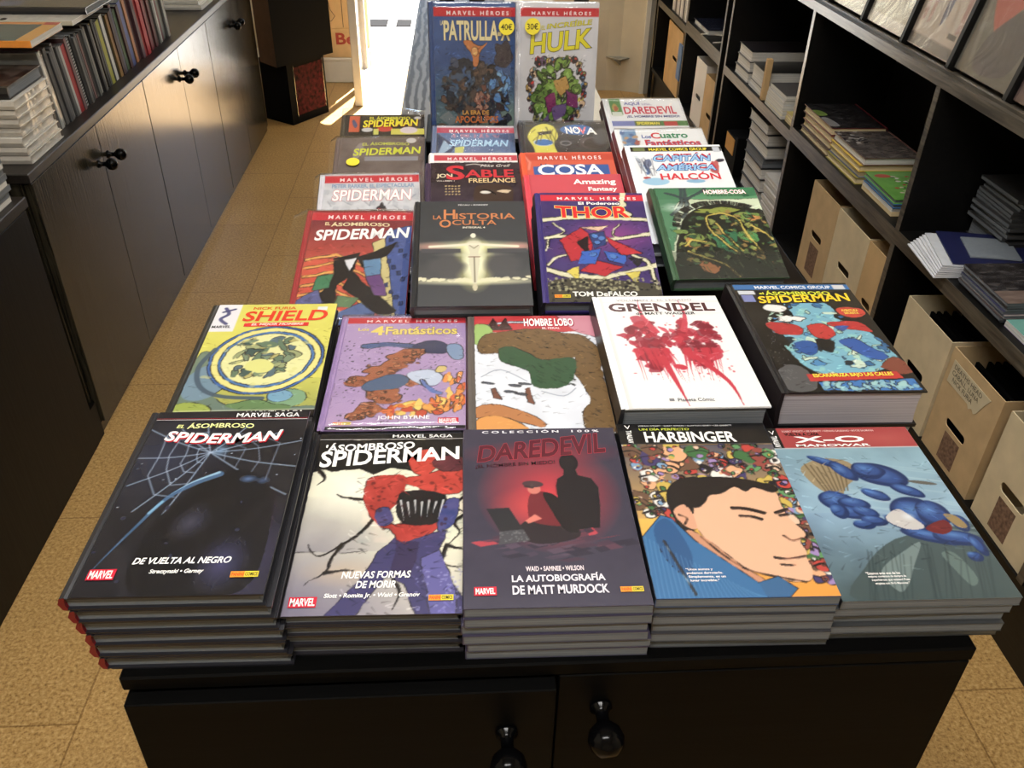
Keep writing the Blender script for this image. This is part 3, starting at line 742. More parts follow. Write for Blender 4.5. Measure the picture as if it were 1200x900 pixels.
def sleeve(root, w, h, t, flap_left=0, flap_top=0, seed=0, flap_right=0):
    """loose clear wrap around a book: a wavy shell with a flap"""
    rnd = random.Random(seed); b = MB(); n, m = 14, 20; e = .0018
    x0, x1, y0, y1 = -w/2-e-flap_left, w/2+e+flap_right, -h/2-e, h/2+e+flap_top
    def hz(x, y):
        inside = abs(x) < w/2 and abs(y) < h/2
        return t+.0032+.0007*math.sin(37*x+9*y+seed)+.0005*math.sin(70*y-41*x) if inside else t*.55+.004*math.sin(60*x+45*y+seed)
    gx = [x0]+[-w/2+.0006+(w-.0012)*i/(n-2) for i in range(n-1)]+[x1]; gy = [y0]+[-h/2+.0006+(h-.0012)*j/(m-2) for j in range(m-1)]+[y1]
    vs = [(gx[i], gy[j], 0) for j in range(m+1) for i in range(n+1)]
    vs = [(x, y, hz(x, y)) for x, y, _ in vs]
    fs = [(j*(n+1)+i, j*(n+1)+i+1, (j+1)*(n+1)+i+1, (j+1)*(n+1)+i) for j in range(m) for i in range(n)]
    b.add(vs, fs)
    o = b.build('clear_wrap', M['film'], root, True, False)
    return o
def dress(root, case, w, h, t, hard, art, items, mat='print', stick=None):
    x0 = -w/2+(.0094 if hard else .0006); x1 = w/2-.0003; y0, y1 = -h/2+.0003, h/2-.0003
    art_object('cover_art', art, x0, x1, y0, y1, t+.00025, case, M[mat])
    k = 0
    for it in items:
        nm = 'publisher_mark' if isinstance(it, list) else 'lettering'
        if isinstance(it, tuple): nm = 'rule'
        sub = [dict(s='\u2588', box=q[1], c=q[2], bold=0) if isinstance(q, tuple) else q for q in (it if isinstance(it, list) else [it])]
        text_object(nm, sub, x0, x1, y0, y1, t+.0005+.00008*k, case, M[mat]); k += 1
    if stick:
        u, v, r, txt = stick; b = MB()
        x, y = x0+u*(x1-x0), y1-v*(y1-y0)
        b.lathe([(0, 0), (r, 0), (r, .0003), (0, .0003)], 36, Matrix.Translation((x, y, t+.0048)))
        b.build('price_sticker', M['yellowst'], case)
        if txt.strip():
            text_object('price', [dict(s=txt, box=(u-r/(x1-x0)*.72, v-r/(y1-y0)*.38, u+r/(x1-x0)*.72, v+r/(y1-y0)*.38), c=(52, 50, 26), bold=.012)], x0, x1, y0, y1, t+.0053, case, M['matteprint'])
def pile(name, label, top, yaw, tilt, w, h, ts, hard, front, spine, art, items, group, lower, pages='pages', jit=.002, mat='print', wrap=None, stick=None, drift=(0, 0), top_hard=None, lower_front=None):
    """a pile of the same title: the book on top carries its printed cover, the ones below show edges"""
    rnd = random.Random(name+str(top))
    down = 0; proto = None
    for k, t in enumerate(ts):
        down += t+.0002
        if k == 0:
            root, case = make_book(name, w, h, t, hard, front, spine, pages)
            dress(root, case, w, h, t, hard, art, items, mat, stick)
            if wrap: sleeve(root, w, h, t, *wrap)
            place(root, top, yaw, tilt, h, down)
            tag(root, label, 'book', group)
        else:
            if proto is None or abs(ts[k]-ts[k-1]) > 1e-6 or k == 1:
                root, case = make_book(name, w, h, t, hard, lower_front or front, spine, pages); proto = root
            else:
                root = copy_tree(proto)
            place(root, top, yaw, tilt, h, down, rnd.uniform(-jit, jit)+drift[0]*k, rnd.uniform(-jit, jit)*.7+drift[1]*k, rnd.uniform(-.008, .008) if jit > 0 else 0)
            tag(root, '%s, %s' % (lower, (ORD[k]+' from the top') if k > 0 else ''), 'book', group)
def T(s, u0, v0, u1, v1, c=WHT, **k): return dict(s=s, box=(u0, v0, u1, v1), c=c, **k)
TI = math.atan(.268)
GF, GS, GT = 'piles of books in the front row', 'piles of books in the second row', 'books propped in sloping rows at the back of the table'
RN = np.random.default_rng(11)

# ---- front row -------------------------------------------------------------------------------
a = Art((31, 31, 38), 1.25, 3); a.mottle(10, 5)
a.glow(.16, .3, .5, .5, (52, 58, 82), a=.7); a.glow(.8, .85, .4, .5, (62, 58, 98), a=.8); a.glow(.86, .62, .10, .25, (92, 44, 52), a=.7)
c0 = (.44, .27)                                               # strands of a web spread over the upper half
ends = [(.0, .12), (.0, .3), (.02, .46), (.12, .6), (.2, .12), (.36, .1), (.62, .1), (.85, .14), (1, .2), (1, .36), (.98, .52), (.3, .62)]
for e in ends: a.line([c0, ((c0[0]+e[0])/2, (c0[1]+e[1])/2+.012), e], .0036, (156, 180, 210), .85, 4)
for rr in (.18, .36, .55, .75):
    P = [(c0[0]+(e[0]-c0[0])*rr*RN.uniform(.93, 1.07), c0[1]+(e[1]-c0[1])*rr*RN.uniform(.93, 1.07)) for e in (ends[6], ends[7], ends[8], ends[9], ends[10])]
    a.line(P, .0028, (136, 154, 182), .75)
    P = [(c0[0]+(e[0]-c0[0])*rr*RN.uniform(.93, 1.07), c0[1]+(e[1]-c0[1])*rr*RN.uniform(.93, 1.07)) for e in (ends[11], ends[3], ends[2], ends[1], ends[0], ends[4], ends[5])]
    a.line(P, .0030, (156, 178, 206), .85)
a.specks(26, .004, (190, 205, 225), .15, .6)
a.poly([(.30, .98), (.26, .7), (.40, .50), (.50, .40), (.70, .38), (.86, .46), (.93, .62), (.88, .98)], (22, 22, 27), .95, 6)
a.glow(.48, .66, .12, .16, (66, 66, 86), .4, .9)
a.glow(.73, .86, .16, .22, (74, 74, 124), .1, .8)
for k in range(60): u, v = a.rng.uniform(.28, .9), a.rng.uniform(.46, .98); a.line([(u, v), (u+a.rng.uniform(-.05, .05), v+.05)], .003, (58, 60, 82), .5, 0, True)
a.line([(.55, .40), (.40, .46), (.28, .54), (.18, .68), (.10, .80), (.04, .9)], .022, (70, 112, 158), .8, 6, True)
a.line([(.54, .39), (.40, .445), (.30, .51)], .010, (150, 196, 226), .9, 6, True)
a.line([(.27, .55), (.22, .61)], .009, (120, 176, 214), .9); a.glow(.50, .26, .06, .07, (120, 160, 200), a=.7)
a.glow(.73, .43, .07, .04, (90, 130, 190), a=.8); a.glow(.82, .44, .05, .04, (80, 118, 180), a=.6); a.specks(14, .012, (44, 46, 66), .5, .98)
pile('comic_book', 'black hardcover with pale blue web strands and DE VUELTA AL NEGRO, front left pile', (-.256, .783, .980), -.014, 0, .172, .265, [.0156]*6, True, (30, 30, 35), (112, 16, 26), a,
     [T('MARVEL SAGA', .52, .012, .94, .040, bold=.01), ('rect', (0, .0465, 1, .0495), (150, 40, 50)), ('rect', (0, .055, 1, .0575), (220, 214, 214)),
      T('EL', .155, .090, .205, .112, (226, 230, 150), bold=.02, shear=.2), T('\u00c1SOMBROSO', .225, .074, .66, .112, (232, 234, 158), bold=.02, arch=.006),
      T('SPIDERMAN', .11, .150, .86, .215, WHT, bold=.03, arch=-.022, shear=.2, sd=((176, 30, 44), .008, .008)),
      T('DE VUELTA AL NEGRO', .25, .832, .78, .862, WHT, bold=.03, shear=.25), T('Straczynski \u2022 Garney', .36, .886, .65, .910, WHT, bold=.025, shear=.25),
      badge(.04, .882, .185, .93), panini(.80, .902, .95, .928)], GF,
     'red-spined black hardcover in the front left pile under the web cover', jit=.002, drift=(.003, 0))

a = Art((228, 224, 196), 1.25, 5); a.mottle(14, 5, (1, 1, .8)); a.glow(.05, .95, .75, .85, (112, 106, 128), a=1, p=.7); a.glow(.32, .80, .3, .12, (196, 164, 130), a=.8)
a.grad(.70, 1, (228, 224, 196), (120, 112, 140), .35); a.glow(.28, .36, .3, .3, (244, 243, 226), a=.9)
a.poly([(.0, .04), (1, .04), (1, .215), (.93, .18), (.8, .22), (.7, .25), (.52, .23), (.4, .27), (.3, .235), (.12, .25), (.05, .23), (0, .25)], (24, 23, 24))
for P in ([(.44, .53), (.38, .6), (.28, .66), (.16, .72), (.10, .70), (.07, .66)], [(.28, .66), (.22, .74), (.2, .8), (.10, .86)], [(.2, .8), (.36, .79)], [(.36, .42), (.24, .41), (.18, .39)], [(1, .52), (.94, .56), (.97, .62), (.90, .68)], [(.90, .68), (1, .7)], [(.9, .68), (.88, .76), (.97, .78)],
          [(.04, .24), (.09, .29), (.05, .33)], [(.60, .84), (.64, .90), (.60, .98)], [(.42, .9), (.40, .98)], [(1, .4), (.95, .46), (1, .5)]):
    a.line(P, .011, (34, 28, 26), 1, 4, True)
# generic shards of red and blue in place of the figure
a.poly([(.24, 1), (.40, .84), (.50, .70), (.60, .62), (.90, .60), (.84, .74), (.94, .86), (1, .92), (1, 1), (.74, 1), (.66, .86), (.56, .82), (.40, 1)], (62, 58, 108)); a.poly([(.74, .74), (.86, .70), (.97, .92), (.95, 1), (.82, 1)], (96, 92, 160)); a.poly([(.6, .64), (.74, .66), (.70, .82), (.58, .8)], (54, 44, 84))
for P, c in (([(.36, .31), (.52, .27), (.62, .30), (.60, .42), (.50, .52), (.58, .57), (.50, .58), (.38, .47)], (178, 50, 40)), ([(.60, .30), (.80, .26), (1, .20), (1, .36), (.86, .40), (.66, .34)], (194, 54, 40)),
             ([(.56, .57), (.88, .52), (.82, .60), (.66, .655), (.58, .62)], (176, 46, 38)), ([(.62, .14), (.74, .11), (.82, .15), (.80, .24), (.72, .28), (.64, .24)], (200, 58, 42)), ([(.58, .42), (.64, .37), (.88, .40), (.88, .54), (.62, .56)], (28, 26, 30)),
             ([(.86, .46), (.97, .42), (.94, .56), (.84, .60)], (66, 70, 132)), ([(.44, .49), (.52, .47), (.56, .55), (.48, .57)], (70, 66, 120)), ([(.78, .20), (.92, .15), (1, .18), (1, .24), (.86, .26)], (96, 40, 50))):
    a.poly(P, c, 1, 3)
a.warp(.014, 9); a.ink(260, .06, .0035, .5, 1.3, .12, 1, .3, 1); mk = a.polymask([(.36, .1), (1, .1), (1, .66), (.36, .66)]); a.mottle(26, 12, (1, .5, .4), mk)
for k in range(7): a.line([(.60+.045*k, .43+.01*(k % 2)), (.63+.035*k, .54-.015*(k % 3))], .007, (214, 214, 214), .9, 0, True)
a.specks(40, .012, (60, 20, 24), .28, .6, .4, 1, .5); a.specks(60, .007, (150, 150, 210), .78, 1, .72, 1, .6); a.band(0, .04, (26, 25, 26))
pile('comic_book', 'cream hardcover with black cracks and red and blue shards, front row second pile', (-.086, .7905, .939), -.016, 0, .172, .265, [.0132]*4, True, (38, 36, 40), (168, 26, 38), a,
     [T('MARVEL SAGA', .50, .008, .92, .030, bold=.01), ('rect', (0, .038, 1, .0405), (210, 204, 204)), T("'\u00c1SOMBROSO", .05, .065, .66, .125, WHT, bold=.03, rise=.02), T('SPIDERMAN', .03, .128, .97, .225, WHT, bold=.035, rise=.045, tap=-.1),
      T('NUEVAS FORMAS', .30, .802, .70, .836, WHT, bold=.035, shear=.15), T('DE MORIR', .39, .848, .62, .882, WHT, bold=.035, shear=.15), T('Slott \u2022 Romita Jr. \u2022 Waid \u2022 Granov', .22, .904, .76, .930, WHT, bold=.03, shear=.15),
      badge(.03, .918, .185, .965), panini(.81, .918, .95, .944)], GF,
     'red-spined black hardcover in the front row under the cracked cream cover', jit=.0015)

a = Art((61, 57, 76), 1.25, 7); a.mottle(5, 6); a.glow(.52, .42, .44, .50, (206, 48, 62), a=1, p=.75); a.glow(.42, .50, .28, .2, (224, 66, 66), a=.8); a.glow(.5, .17, .55, .14, (150, 40, 58), a=.8)
sil = (34, 30, 36)
a.blob(.665, .235, .060, .088, sil, soft=.03); a.poly([(.63, .27), (.70, .27), (.712, .315), (.79, .335), (.825, .39), (.815, .50), (.79, .62), (.62, .63), (.57, .50), (.565, .38), (.58, .335), (.62, .315)], sil, 1, 0)
for k in range(70):                                           # papers scattered over the floor
    u = a.rng.uniform(.1, .95); v = a.rng.uniform(.62, .79); w = a.rng.uniform(.03, .09); d = a.rng.uniform(-.012, .012)
    if abs(u-.52)/.46+abs(v-.70)/.10 < 1.15:
        a.poly([(u-w, v+d), (u+w*.3, v-.012+d), (u+w, v-d), (u-w*.3, v+.014-d)], [(74, 52, 70), (50, 44, 60), (150, 46, 62), (98, 60, 78), (206, 60, 74)][a.rng.integers(0, 5)] if u > .6 or u < .24 else [(74, 62, 82), (50, 44, 60), (90, 72, 92)][a.rng.integers(0, 3)], .85)
# a seated typist in a flat cap
a.poly([(.33, .60), (.42, .56), (.58, .57), (.67, .63), (.64, .675), (.45, .70), (.34, .67)], (46, 38, 44), 1, 4); a.poly([(.40, .43), (.48, .41), (.56, .45), (.60, .54), (.60, .60), (.48, .60), (.385, .56)], (118, 36, 46), 1, 4)
a.poly([(.48, .42), (.56, .44), (.63, .55), (.66, .64), (.58, .62), (.52, .52)], (36, 30, 34), 1, 4); a.blob(.43, .395, .04, .045, (214, 120, 104)); a.blob(.425, .365, .065, .030, (78, 56, 62), rot=.1); a.line([(.38, .378), (.42, .385)], .010, (60, 44, 50))
a.poly([(.42, .54), (.36, .575), (.38, .59), (.46, .565)], (222, 120, 104)); a.poly([(.135, .505), (.27, .500), (.345, .62), (.21, .63)], (44, 44, 50)); a.poly([(.21, .63), (.345, .62), (.38, .68), (.20, .70)], (76, 76, 82)); a.specks(30, .006, (120, 120, 124), .63, .69, .21, .37, .6)
pile('comic_book', 'slate purple softcover with black silhouette and seated typist in a cap, middle of front row', (.084, .775, .954), -.010, 0, .170, .260, [.0113]*6, False, (61, 57, 76), (61, 57, 76), a,
     [T('C O L E C C I \u00d3 N    1 0 0 %', .12, .010, .90, .030, (230, 228, 236), bold=.03), T('DAREDEVIL', .085, .105, .92, .225, (84, 26, 40), bold=.03, shear=.15, rise=.055, tap=.12, ol=((190, 58, 76), .012)), T('\u00a1EL HOMBRE SIN MIEDO!', .075, .240, .58, .268, (52, 22, 34), bold=.012, rise=.022, ol=((150, 46, 64), .006)),
      T('WAID \u2022 SAMNEE \u2022 WILSON', .34, .812, .66, .836, (226, 214, 220), bold=.03), T('LA AUTOBIOGRAF\u00cdA', .26, .846, .77, .886, (226, 222, 232), bold=.04), T('DE MATT MURDOCK', .26, .902, .78, .944, (226, 222, 232), bold=.04),
      badge(.055, .905, .175, .945), panini(.84, .918, .965, .942)], GF,
     'softcover in the middle front pile under the slate purple cover', jit=.0022)

a = Art((226, 172, 52), 1.25, 9); a.grad(.15, .6, (90, 84, 96), (208, 160, 80)); a.grad(.6, 1, (226, 180, 60), (236, 150, 30))
pal = [(70, 60, 110), (150, 70, 60), (206, 176, 60), (226, 190, 160), (60, 110, 60), (40, 36, 40), (120, 160, 200), (196, 60, 50), (160, 130, 190), (230, 226, 220), (110, 80, 60), (90, 150, 90), (236, 170, 120)]
for k in range(210):
    u = a.rng.uniform(0, 1); v = a.rng.uniform(.15, .60) if k < 165 else a.rng.uniform(.5, .92)
    if k >= 165: u = a.rng.uniform(.86, 1.02)
    c = pal[a.rng.integers(0, len(pal))]; r = a.rng.uniform(.02, .075); a.blob(u, v, r*1.1, r*.95, c, a.rng.uniform(0, 3), .35, 8, .08)
    for _ in range(3): a.blob(u+a.rng.uniform(-.5, .5)*r, v+a.rng.uniform(-.4, .4)*r, r*.28, r*.28, pal[a.rng.integers(0, len(pal))], 0, .3, 6, .2)
    if a.rng.random() < .5: a.line([(u-r, v), (u+r*.3, v-.01), (u+r, v+.015)], .004, (34, 30, 34), .8, 4)
# a young man's face in profile, plain features
skin = (234, 178, 140)
a.poly([(.24, .66), (.20, .5), (.26, .40), (.40, .36), (.52, .40), (.50, .48), (.36, .58), (.30, .68)], (38, 32, 32), 1, 4)
a.poly([(.36, .52), (.46, .44), (.60, .39), (.76, .40), (.875, .44), (.885, .53), (.895, .60), (.955, .69), (.905, .73), (.915, .78), (.90, .82), (.905, .86), (.875, .92), (.78, .93), (.66, .90), (.52, .86), (.40, .76), (.33, .64)], skin, 1, 5)
a.poly([(.22, .56), (.30, .52), (.335, .58), (.33, .66), (.26, .64)], (222, 160, 124), 1, 5); a.poly([(.28, .66), (.38, .72), (.52, .85), (.62, .92), (.60, .98), (.42, .90), (.26, .72)], (206, 142, 104), 1, 4)
a.poly([(.40, .38), (.55, .36), (.74, .38), (.90, .43), (.86, .46), (.76, .425), (.70, .45), (.64, .42), (.55, .46), (.47, .47), (.42, .52), (.37, .54), (.30, .52)], (36, 30, 30), 1, 3)
a.line([(.58, .545), (.66, .55), (.76, .575)], .009, (52, 34, 30), 1, 5); a.line([(.61, .59), (.68, .595), (.73, .61)], .007, (60, 40, 36), 1, 5); a.line([(.85, .59), (.90, .585)], .007, (60, 40, 36)); a.line([(.83, .575), (.91, .555)], .008, (52, 34, 30))
a.line([(.82, .70), (.86, .725), (.92, .715)], .0045, (130, 80, 60), 1, 4); a.line([(.72, .81), (.80, .818), (.90, .805)], .005, (110, 60, 50), 1, 4); a.line([(.74, .845), (.82, .85)], .004, (170, 110, 84)); a.line([(.25, .58), (.29, .60), (.27, .63)], .004, (150, 96, 70), 1, 4); a.line([(.34, .70), (.44, .80), (.55, .87), (.70, .905), (.84, .93)], .004, (140, 90, 66), 1, 4)
a.poly([(.0, .70), (.14, .58), (.20, .60), (.30, .72), (.46, .84), (.58, .93), (.70, .98), (.70, 1), (0, 1)], (44, 108, 164)); a.poly([(.08, .66), (.16, .60), (.22, .66), (.26, .80), (.20, .9), (.10, .8)], (34, 86, 140), 1, 4)
for k in range(26): a.line([(.02+k*.022, .70+k*.012), (.0+k*.026, 1.0)], .0022, (84, 148, 198), .55)
a.line([(.12, .72), (.22, .98)], .004, (186, 216, 232), .8); a.poly([(.58, .93), (.70, .9), (.78, .96), (.72, 1), (.6, 1)], (48, 100, 150)); a.outline(.8, 60); a.band(0, .142, (20, 20, 22)); a.glow(.85, .09, .18, .1, (54, 44, 40), a=.6); a.band(.142, .148, (60, 60, 66))
pile('comic_book', 'softcover with large tan face, blue jacket and crowd of colour spots, fourth front pile', (.259, .779, .954), -.020, 0, .170, .260, [.0113]*6, False, (44, 70, 110), (24, 24, 30), a,
     [T('JOSHUA DYSART \u2022 BARRY KITSON \u2022 CLAYTON HENRY \u2022 LEE GARBETT', .14, .012, .78, .024, (206, 206, 206), bold=.01), T('UN D\u00cdA PERFECTO', .14, .030, .48, .050, (186, 196, 70), bold=.03), T('HARBINGER', .165, .060, .775, .134, (238, 238, 234), bold=.045),
      T('VALIANT', .048, .050, .085, .138, WHT, vert=1, bold=.02), T('V', .045, .014, .085, .040, WHT, bold=.0), T('\u201cUnos somos y', .20, .862, .35, .876, WHT, bold=.02), T('podemos derrotarlo.', .20, .880, .40, .894, WHT, bold=.02), T('Simplemente, es un', .205, .898, .41, .912, WHT, bold=.02), T('lugar incre\u00edble.\u201d', .21, .916, .37, .930, WHT, bold=.02)], GF,
     'softcover in the fourth front pile under the large face cover', jit=.003, lower_front=(58, 58, 62))

a = Art((110, 150, 170), 1.25, 12); a.grad(.0, .55, (120, 158, 172), (136, 172, 196)); a.grad(.55, 1, (132, 168, 196), (58, 76, 80)); a.mottle(20, 4, (.8, 1, 1)); 
a.poly([(.10, 1), (.22, .84), (.48, .70), (.8, .66), (1, .62), (1, 1)], (62, 80, 82), .9, 4); a.poly([(.34, .96), (.30, .86), (.50, .76), (.62, .72), (.50, .84), (.42, .92)], (142, 162, 160), .6, 4); a.poly([(.7, .78), (.78, .78), (.82, .9), (.76, .94), (.72, .86)], (120, 144, 136), .5, 4)
for k in range(30): u = a.rng.uniform(.2, 1); a.line([(u, .72+a.rng.uniform(0, .1)), (u-.12+a.rng.uniform(-.02, .02), 1)], .004, (44, 58, 62), .35)
for k in range(18): v = a.rng.uniform(.2, .62); a.line([(.3, v), (1, v+.10)], .006, (176, 204, 214), .25)
a.poly([(.14, .27), (.30, .215), (.46, .24), (.48, .32), (.36, .40), (.30, .45), (.20, .42), (.14, .34)], (150, 132, 98), 1, 5)
for k in range(8): a.line([(.17+k*.036, .25+.01*(k % 3)), (.22+k*.02, .42)], .005, (96, 80, 54), .8, 0)
# a tumble of glossy blue rounded shapes
B1, B2, B3 = (40, 76, 142), (78, 130, 196), (26, 48, 98)
for (x, y, rx, ry, ro) in ((.32, .24, .12, .03, .5), (.40, .30, .05, .10, -.5), (.62, .33, .16, .10, .45), (.56, .30, .10, .07, .3), (.74, .43, .10, .045, .5), (.52, .45, .09, .04, .5), (.26, .48, .10, .085, .3), (.36, .50, .09, .05, .2), (.30, .55, .09, .05, .3), (.40, .55, .075, .045, .3), (.42, .60, .07, .035, .1), (.24, .54, .05, .06, .1), (.35, .62, .06, .03, .1), (.70, .56, .14, .13, .2), (.80, .56, .10, .11, .1), (.60, .62, .12, .05, .55), (.70, .69, .16, .045, .35), (.86, .70, .15, .055, .2), (.93, .62, .05, .07, 0), (.95, .74, .03, .08, -.1), (.89, .80, .04, .03, 0)):
    a.blob(x, y, rx+.006, (ry+.006), B3, ro, .12, 7, .06); a.blob(x-.008, y-.008, rx*.86, ry*.80, B1, ro, .12, 7, .3); a.glow(x-.02, y-.018, rx*.7, ry*.6, B2, ro, .9)
a.poly([(.50, .58), (.60, .535), (.66, .58), (.70, .64), (.60, .65), (.52, .62)], (196, 192, 190), 1, 4); a.poly([(.70, .645), (.84, .60), (.86, .65), (.78, .68)], (110, 30, 36), 1, 4); a.poly([(.86, .57), (.93, .58), (.96, .64), (.9, .64)], (150, 126, 80), 1, 4); a.glow(.64, .58, .05, .04, (220, 232, 240), a=.8); a.blob(.86, .38, .09, .016, (92, 90, 84), .2)
a.ink(200, .06, .003, .6, 1.35, .2, .85); a.band(0, .142, (168, 60, 62)); a.glow(.8, .08, .3, .1, (184, 76, 74), a=.8); a.band(0, .142, (22, 22, 24), 0, .095); a.band(.142, .148, (186, 196, 200))
pile('comic_book', 'softcover with red title band over tumbling glossy blue shapes, front row far right', (.434, .785, .939), -.010, 0, .172, .262, [.0106]*5, False, (90, 96, 98), (30, 30, 34), a,
     [T('ROBERT VENDITTI \u2022 LEE GARBETT \u2022 STEFANO GAUDIANO \u2022 MOOSE BAUMANN', .125, .018, .76, .030, (226, 190, 190), bold=.01), T('VUELTA A CASA', .13, .036, .37, .056, (30, 20, 22), bold=.03), T('X-O', .18, .062, .66, .106, WHT, bold=.045), T('MANOWAR', .175, .118, .68, .135, WHT, bold=.035),
      T('VALIANT', .030, .058, .070, .138, WHT, vert=1, bold=.02), T('V', .030, .020, .070, .048, WHT, bold=0), T('\u201cEstamos ante uno de los', .20, .868, .395, .881, WHT, bold=.02), T('mejores comienzos de siempre de', .205, .885, .42, .898, WHT, bold=.02), T('superh\u00e9roes que existen? Pues', .215, .902, .43, .915, WHT, bold=.02), T('empieza con X-O Manowar.\u201d', .225, .919, .42, .932, WHT, bold=.02)], GF,
     'softcover in the front right pile under the red-banded blue cover', lower_front=(58, 60, 62), jit=.004, drift=(-.0022, 0))

# ---- second row ------------------------------------------------------------------------------
a = Art((214, 208, 72), 1.2, 15); a.mottle(14, 5, (1, 1, .5)); a.grad(.7, 1, (190, 190, 70), (130, 140, 70), .8)
a.poly([(0, .52), (.1, .48), (.16, .7), (.3, .88), (.6, .94), (1, .92), (1, 1), (0, 1)], (86, 112, 120), .8, 4); a.blob(.15, .72, .16, .24, (110, 140, 160), .3); a.blob(.10, .95, .16, .10, (150, 170, 60)); a.blob(.78, .86, .14, .11, (120, 160, 120)); a.blob(.72, .84, .09, .07, (110, 160, 190)); a.blob(.60, .93, .20, .08, (96, 130, 80), .1, .3)
for rx, ry, c in ((.44, .46, (58, 104, 176)), (.415, .435, (226, 218, 120)), (.36, .38, (70, 120, 184)), (.335, .35, (222, 222, 150))): a.blob(.54, .53, rx, ry, c, .15, soft=.012)
gl = a.blobmask(.54, .53, .32, .33, .15); 
for k in range(46):
    u, v = a.rng.uniform(.3, .75), a.rng.uniform(.33, .68); a.mix(a.blobmask(u, v, a.rng.uniform(.02, .09), a.rng.uniform(.015, .05), a.rng.uniform(0, 3), .4)*gl, [(96, 120, 96), (120, 140, 110), (150, 160, 110), (84, 108, 120), (176, 170, 96), (64, 88, 84)][a.rng.integers(0, 6)])
a.warp(.012, 8); a.ink(140, .05, .003, .6, 1.25, .25, .95); a.blob(.5, .60, .10, .09, (216, 216, 120), .3, .3); a.specks(20, .02, (210, 206, 120), .3, .8, .1, .9, .5); a.line([(.12, .44), (.05, .6), (.12, .76), (.3, .84), (.6, .86)], .02, (66, 86, 104), .9, 6); a.band(0, .275, (226, 226, 232), 0, .20); a.band(.952, 1, (24, 22, 24)); a.band(.946, .950, (210, 206, 180))
a.line([(.07, .04), (.11, .10), (.06, .15), (.12, .2)], .016, (70, 70, 120), .9, 5); a.line([(.06, .08), (.15, .05)], .012, (70, 70, 120)); a.band(.035, .07, (216, 224, 220), .84, .92)
pile('comic_book', 'yellow hardcover with big blue and yellow rings, second row far left', (-.261, 1.078, .950), .004, 0, .172, .265, [.0128]*5, True, (34, 34, 32), (24, 24, 26), a,
     [T('MARVEL', .012, .215, .165, .240, (50, 50, 60), bold=.03), T('NICK FURIA', .30, .030, .66, .058, (206, 92, 40), bold=.035), T('SHIELD', .24, .070, .94, .178, (212, 62, 40), bold=.05, tap=.06, shear=.1), ('rect', (.27, .195, .80, .232), (206, 52, 52)), T('EL MEJOR HOMBRE', .33, .200, .76, .227, (240, 220, 210), bold=.025, shear=.2), T('MARVEL SAGA', .52, .962, .93, .988, bold=.01)], GS,
     'black-edged hardcover under the yellow ringed cover', jit=.002)

a = Art((176, 148, 198), 1.2, 17); a.mottle(12, 5); a.specks(260, .0045, (226, 214, 236), .08, .95); a.grad(.75, 1, (176, 148, 198), (190, 156, 196), .5)
a.line([(.18, .30), (.40, .29), (.60, .31), (.80, .33)], .030, (66, 90, 140), 1, 6); a.blob(.22, .30, .07, .035, (70, 98, 150)); a.poly([(.58, .29), (.74, .25), (.86, .31), (.84, .37), (.66, .37), (.58, .34)], (46, 56, 96), 1, 4); a.poly([(.84, .30), (.96, .30), (.97, .42), (.88, .42)], (120, 150, 190), 1, 4)
for (x, y, rx, ry, ro) in ((.50, .42, .16, .10, -.5), (.36, .52, .16, .09, -.4), (.30, .62, .10, .08, 0), (.16, .62, .09, .06, .2), (.40, .74, .15, .10, .2), (.28, .84, .10, .10, .4), (.58, .37, .10, .06, .2), (.20, .90, .08, .04, 0), (.56, .62, .10, .06, .3)):
    a.blob(x, y, rx, ry, (168, 96, 62), ro, .3, 13, .08)
    for k in range(16): a.blob(x+a.rng.uniform(-.8, .8)*rx, y+a.rng.uniform(-.7, .7)*ry/1.5, .018, .014, [(196, 124, 84), (130, 70, 48), (150, 84, 56)][a.rng.integers(0, 3)], 0, .3, 6)
a.poly([(.22, .64), (.44, .56), (.56, .60), (.50, .67), (.26, .70)], (70, 98, 136), 1, 4); a.poly([(.54, .56), (.70, .52), (.82, .58), (.76, .66), (.62, .64)], (190, 204, 230), 1, 4); a.line([(.66, .62), (.74, .70), (.80, .72)], .02, (90, 120, 190), 1, 4); a.blob(.80, .52, .05, .045, (214, 190, 110), 0, .3)
for k in range(50):
    u = a.rng.uniform(.38, .98); v = .86-(u-.4)*.10+a.rng.uniform(-.06, .05); a.blob(u, v, a.rng.uniform(.02, .06), a.rng.uniform(.015, .05), [(228, 110, 40), (240, 160, 50), (206, 70, 36), (248, 206, 90)][a.rng.integers(0, 4)], a.rng.uniform(0, 3), .4)
for k in range(24): u = a.rng.uniform(.84, .98); a.blob(u, a.rng.uniform(.55, .85), .018, .05, [(240, 150, 50), (228, 100, 40), (250, 200, 90)][a.rng.integers(0, 3)], .2, .3)
a.warp(.010, 10); a.ink(160, .05, .003, .6, 1.2, .25, .95); a.band(0, .24, (176, 148, 198)); a.specks(60, .0045, (226, 214, 236), .08, .24); a.band(.022, .082, RED); a.band(0, .022, (160, 132, 180))
pile('comic_book', 'lilac cover with orange boulders and flames in clear wrap, second row', (-.081, 1.060, .939), -.012, 0, .172, .262, [.0132]*4, True, (150, 126, 172), (40, 36, 44), a,
     [heroes(.022, .082), T('Los', .10, .125, .19, .155, (226, 206, 110), bold=.03), T('4', .21, .108, .32, .200, (228, 208, 110), bold=.04), T('Fant\u00e1sticos', .33, .115, .93, .195, (228, 208, 120), bold=.035, ol=((110, 96, 60), .02)), T('JOHN BYRNE', .36, .900, .74, .936, (246, 243, 250), bold=.02, ol=((110, 86, 132), .014)), badge(.80, .920, .95, .960), panini(.05, .946, .18, .966), ('rect', (0, .978, 1, 1), (30, 27, 32))], GS,
     'hardcover under the wrapped lilac cover', jit=.002, wrap=(0, 0, 2))

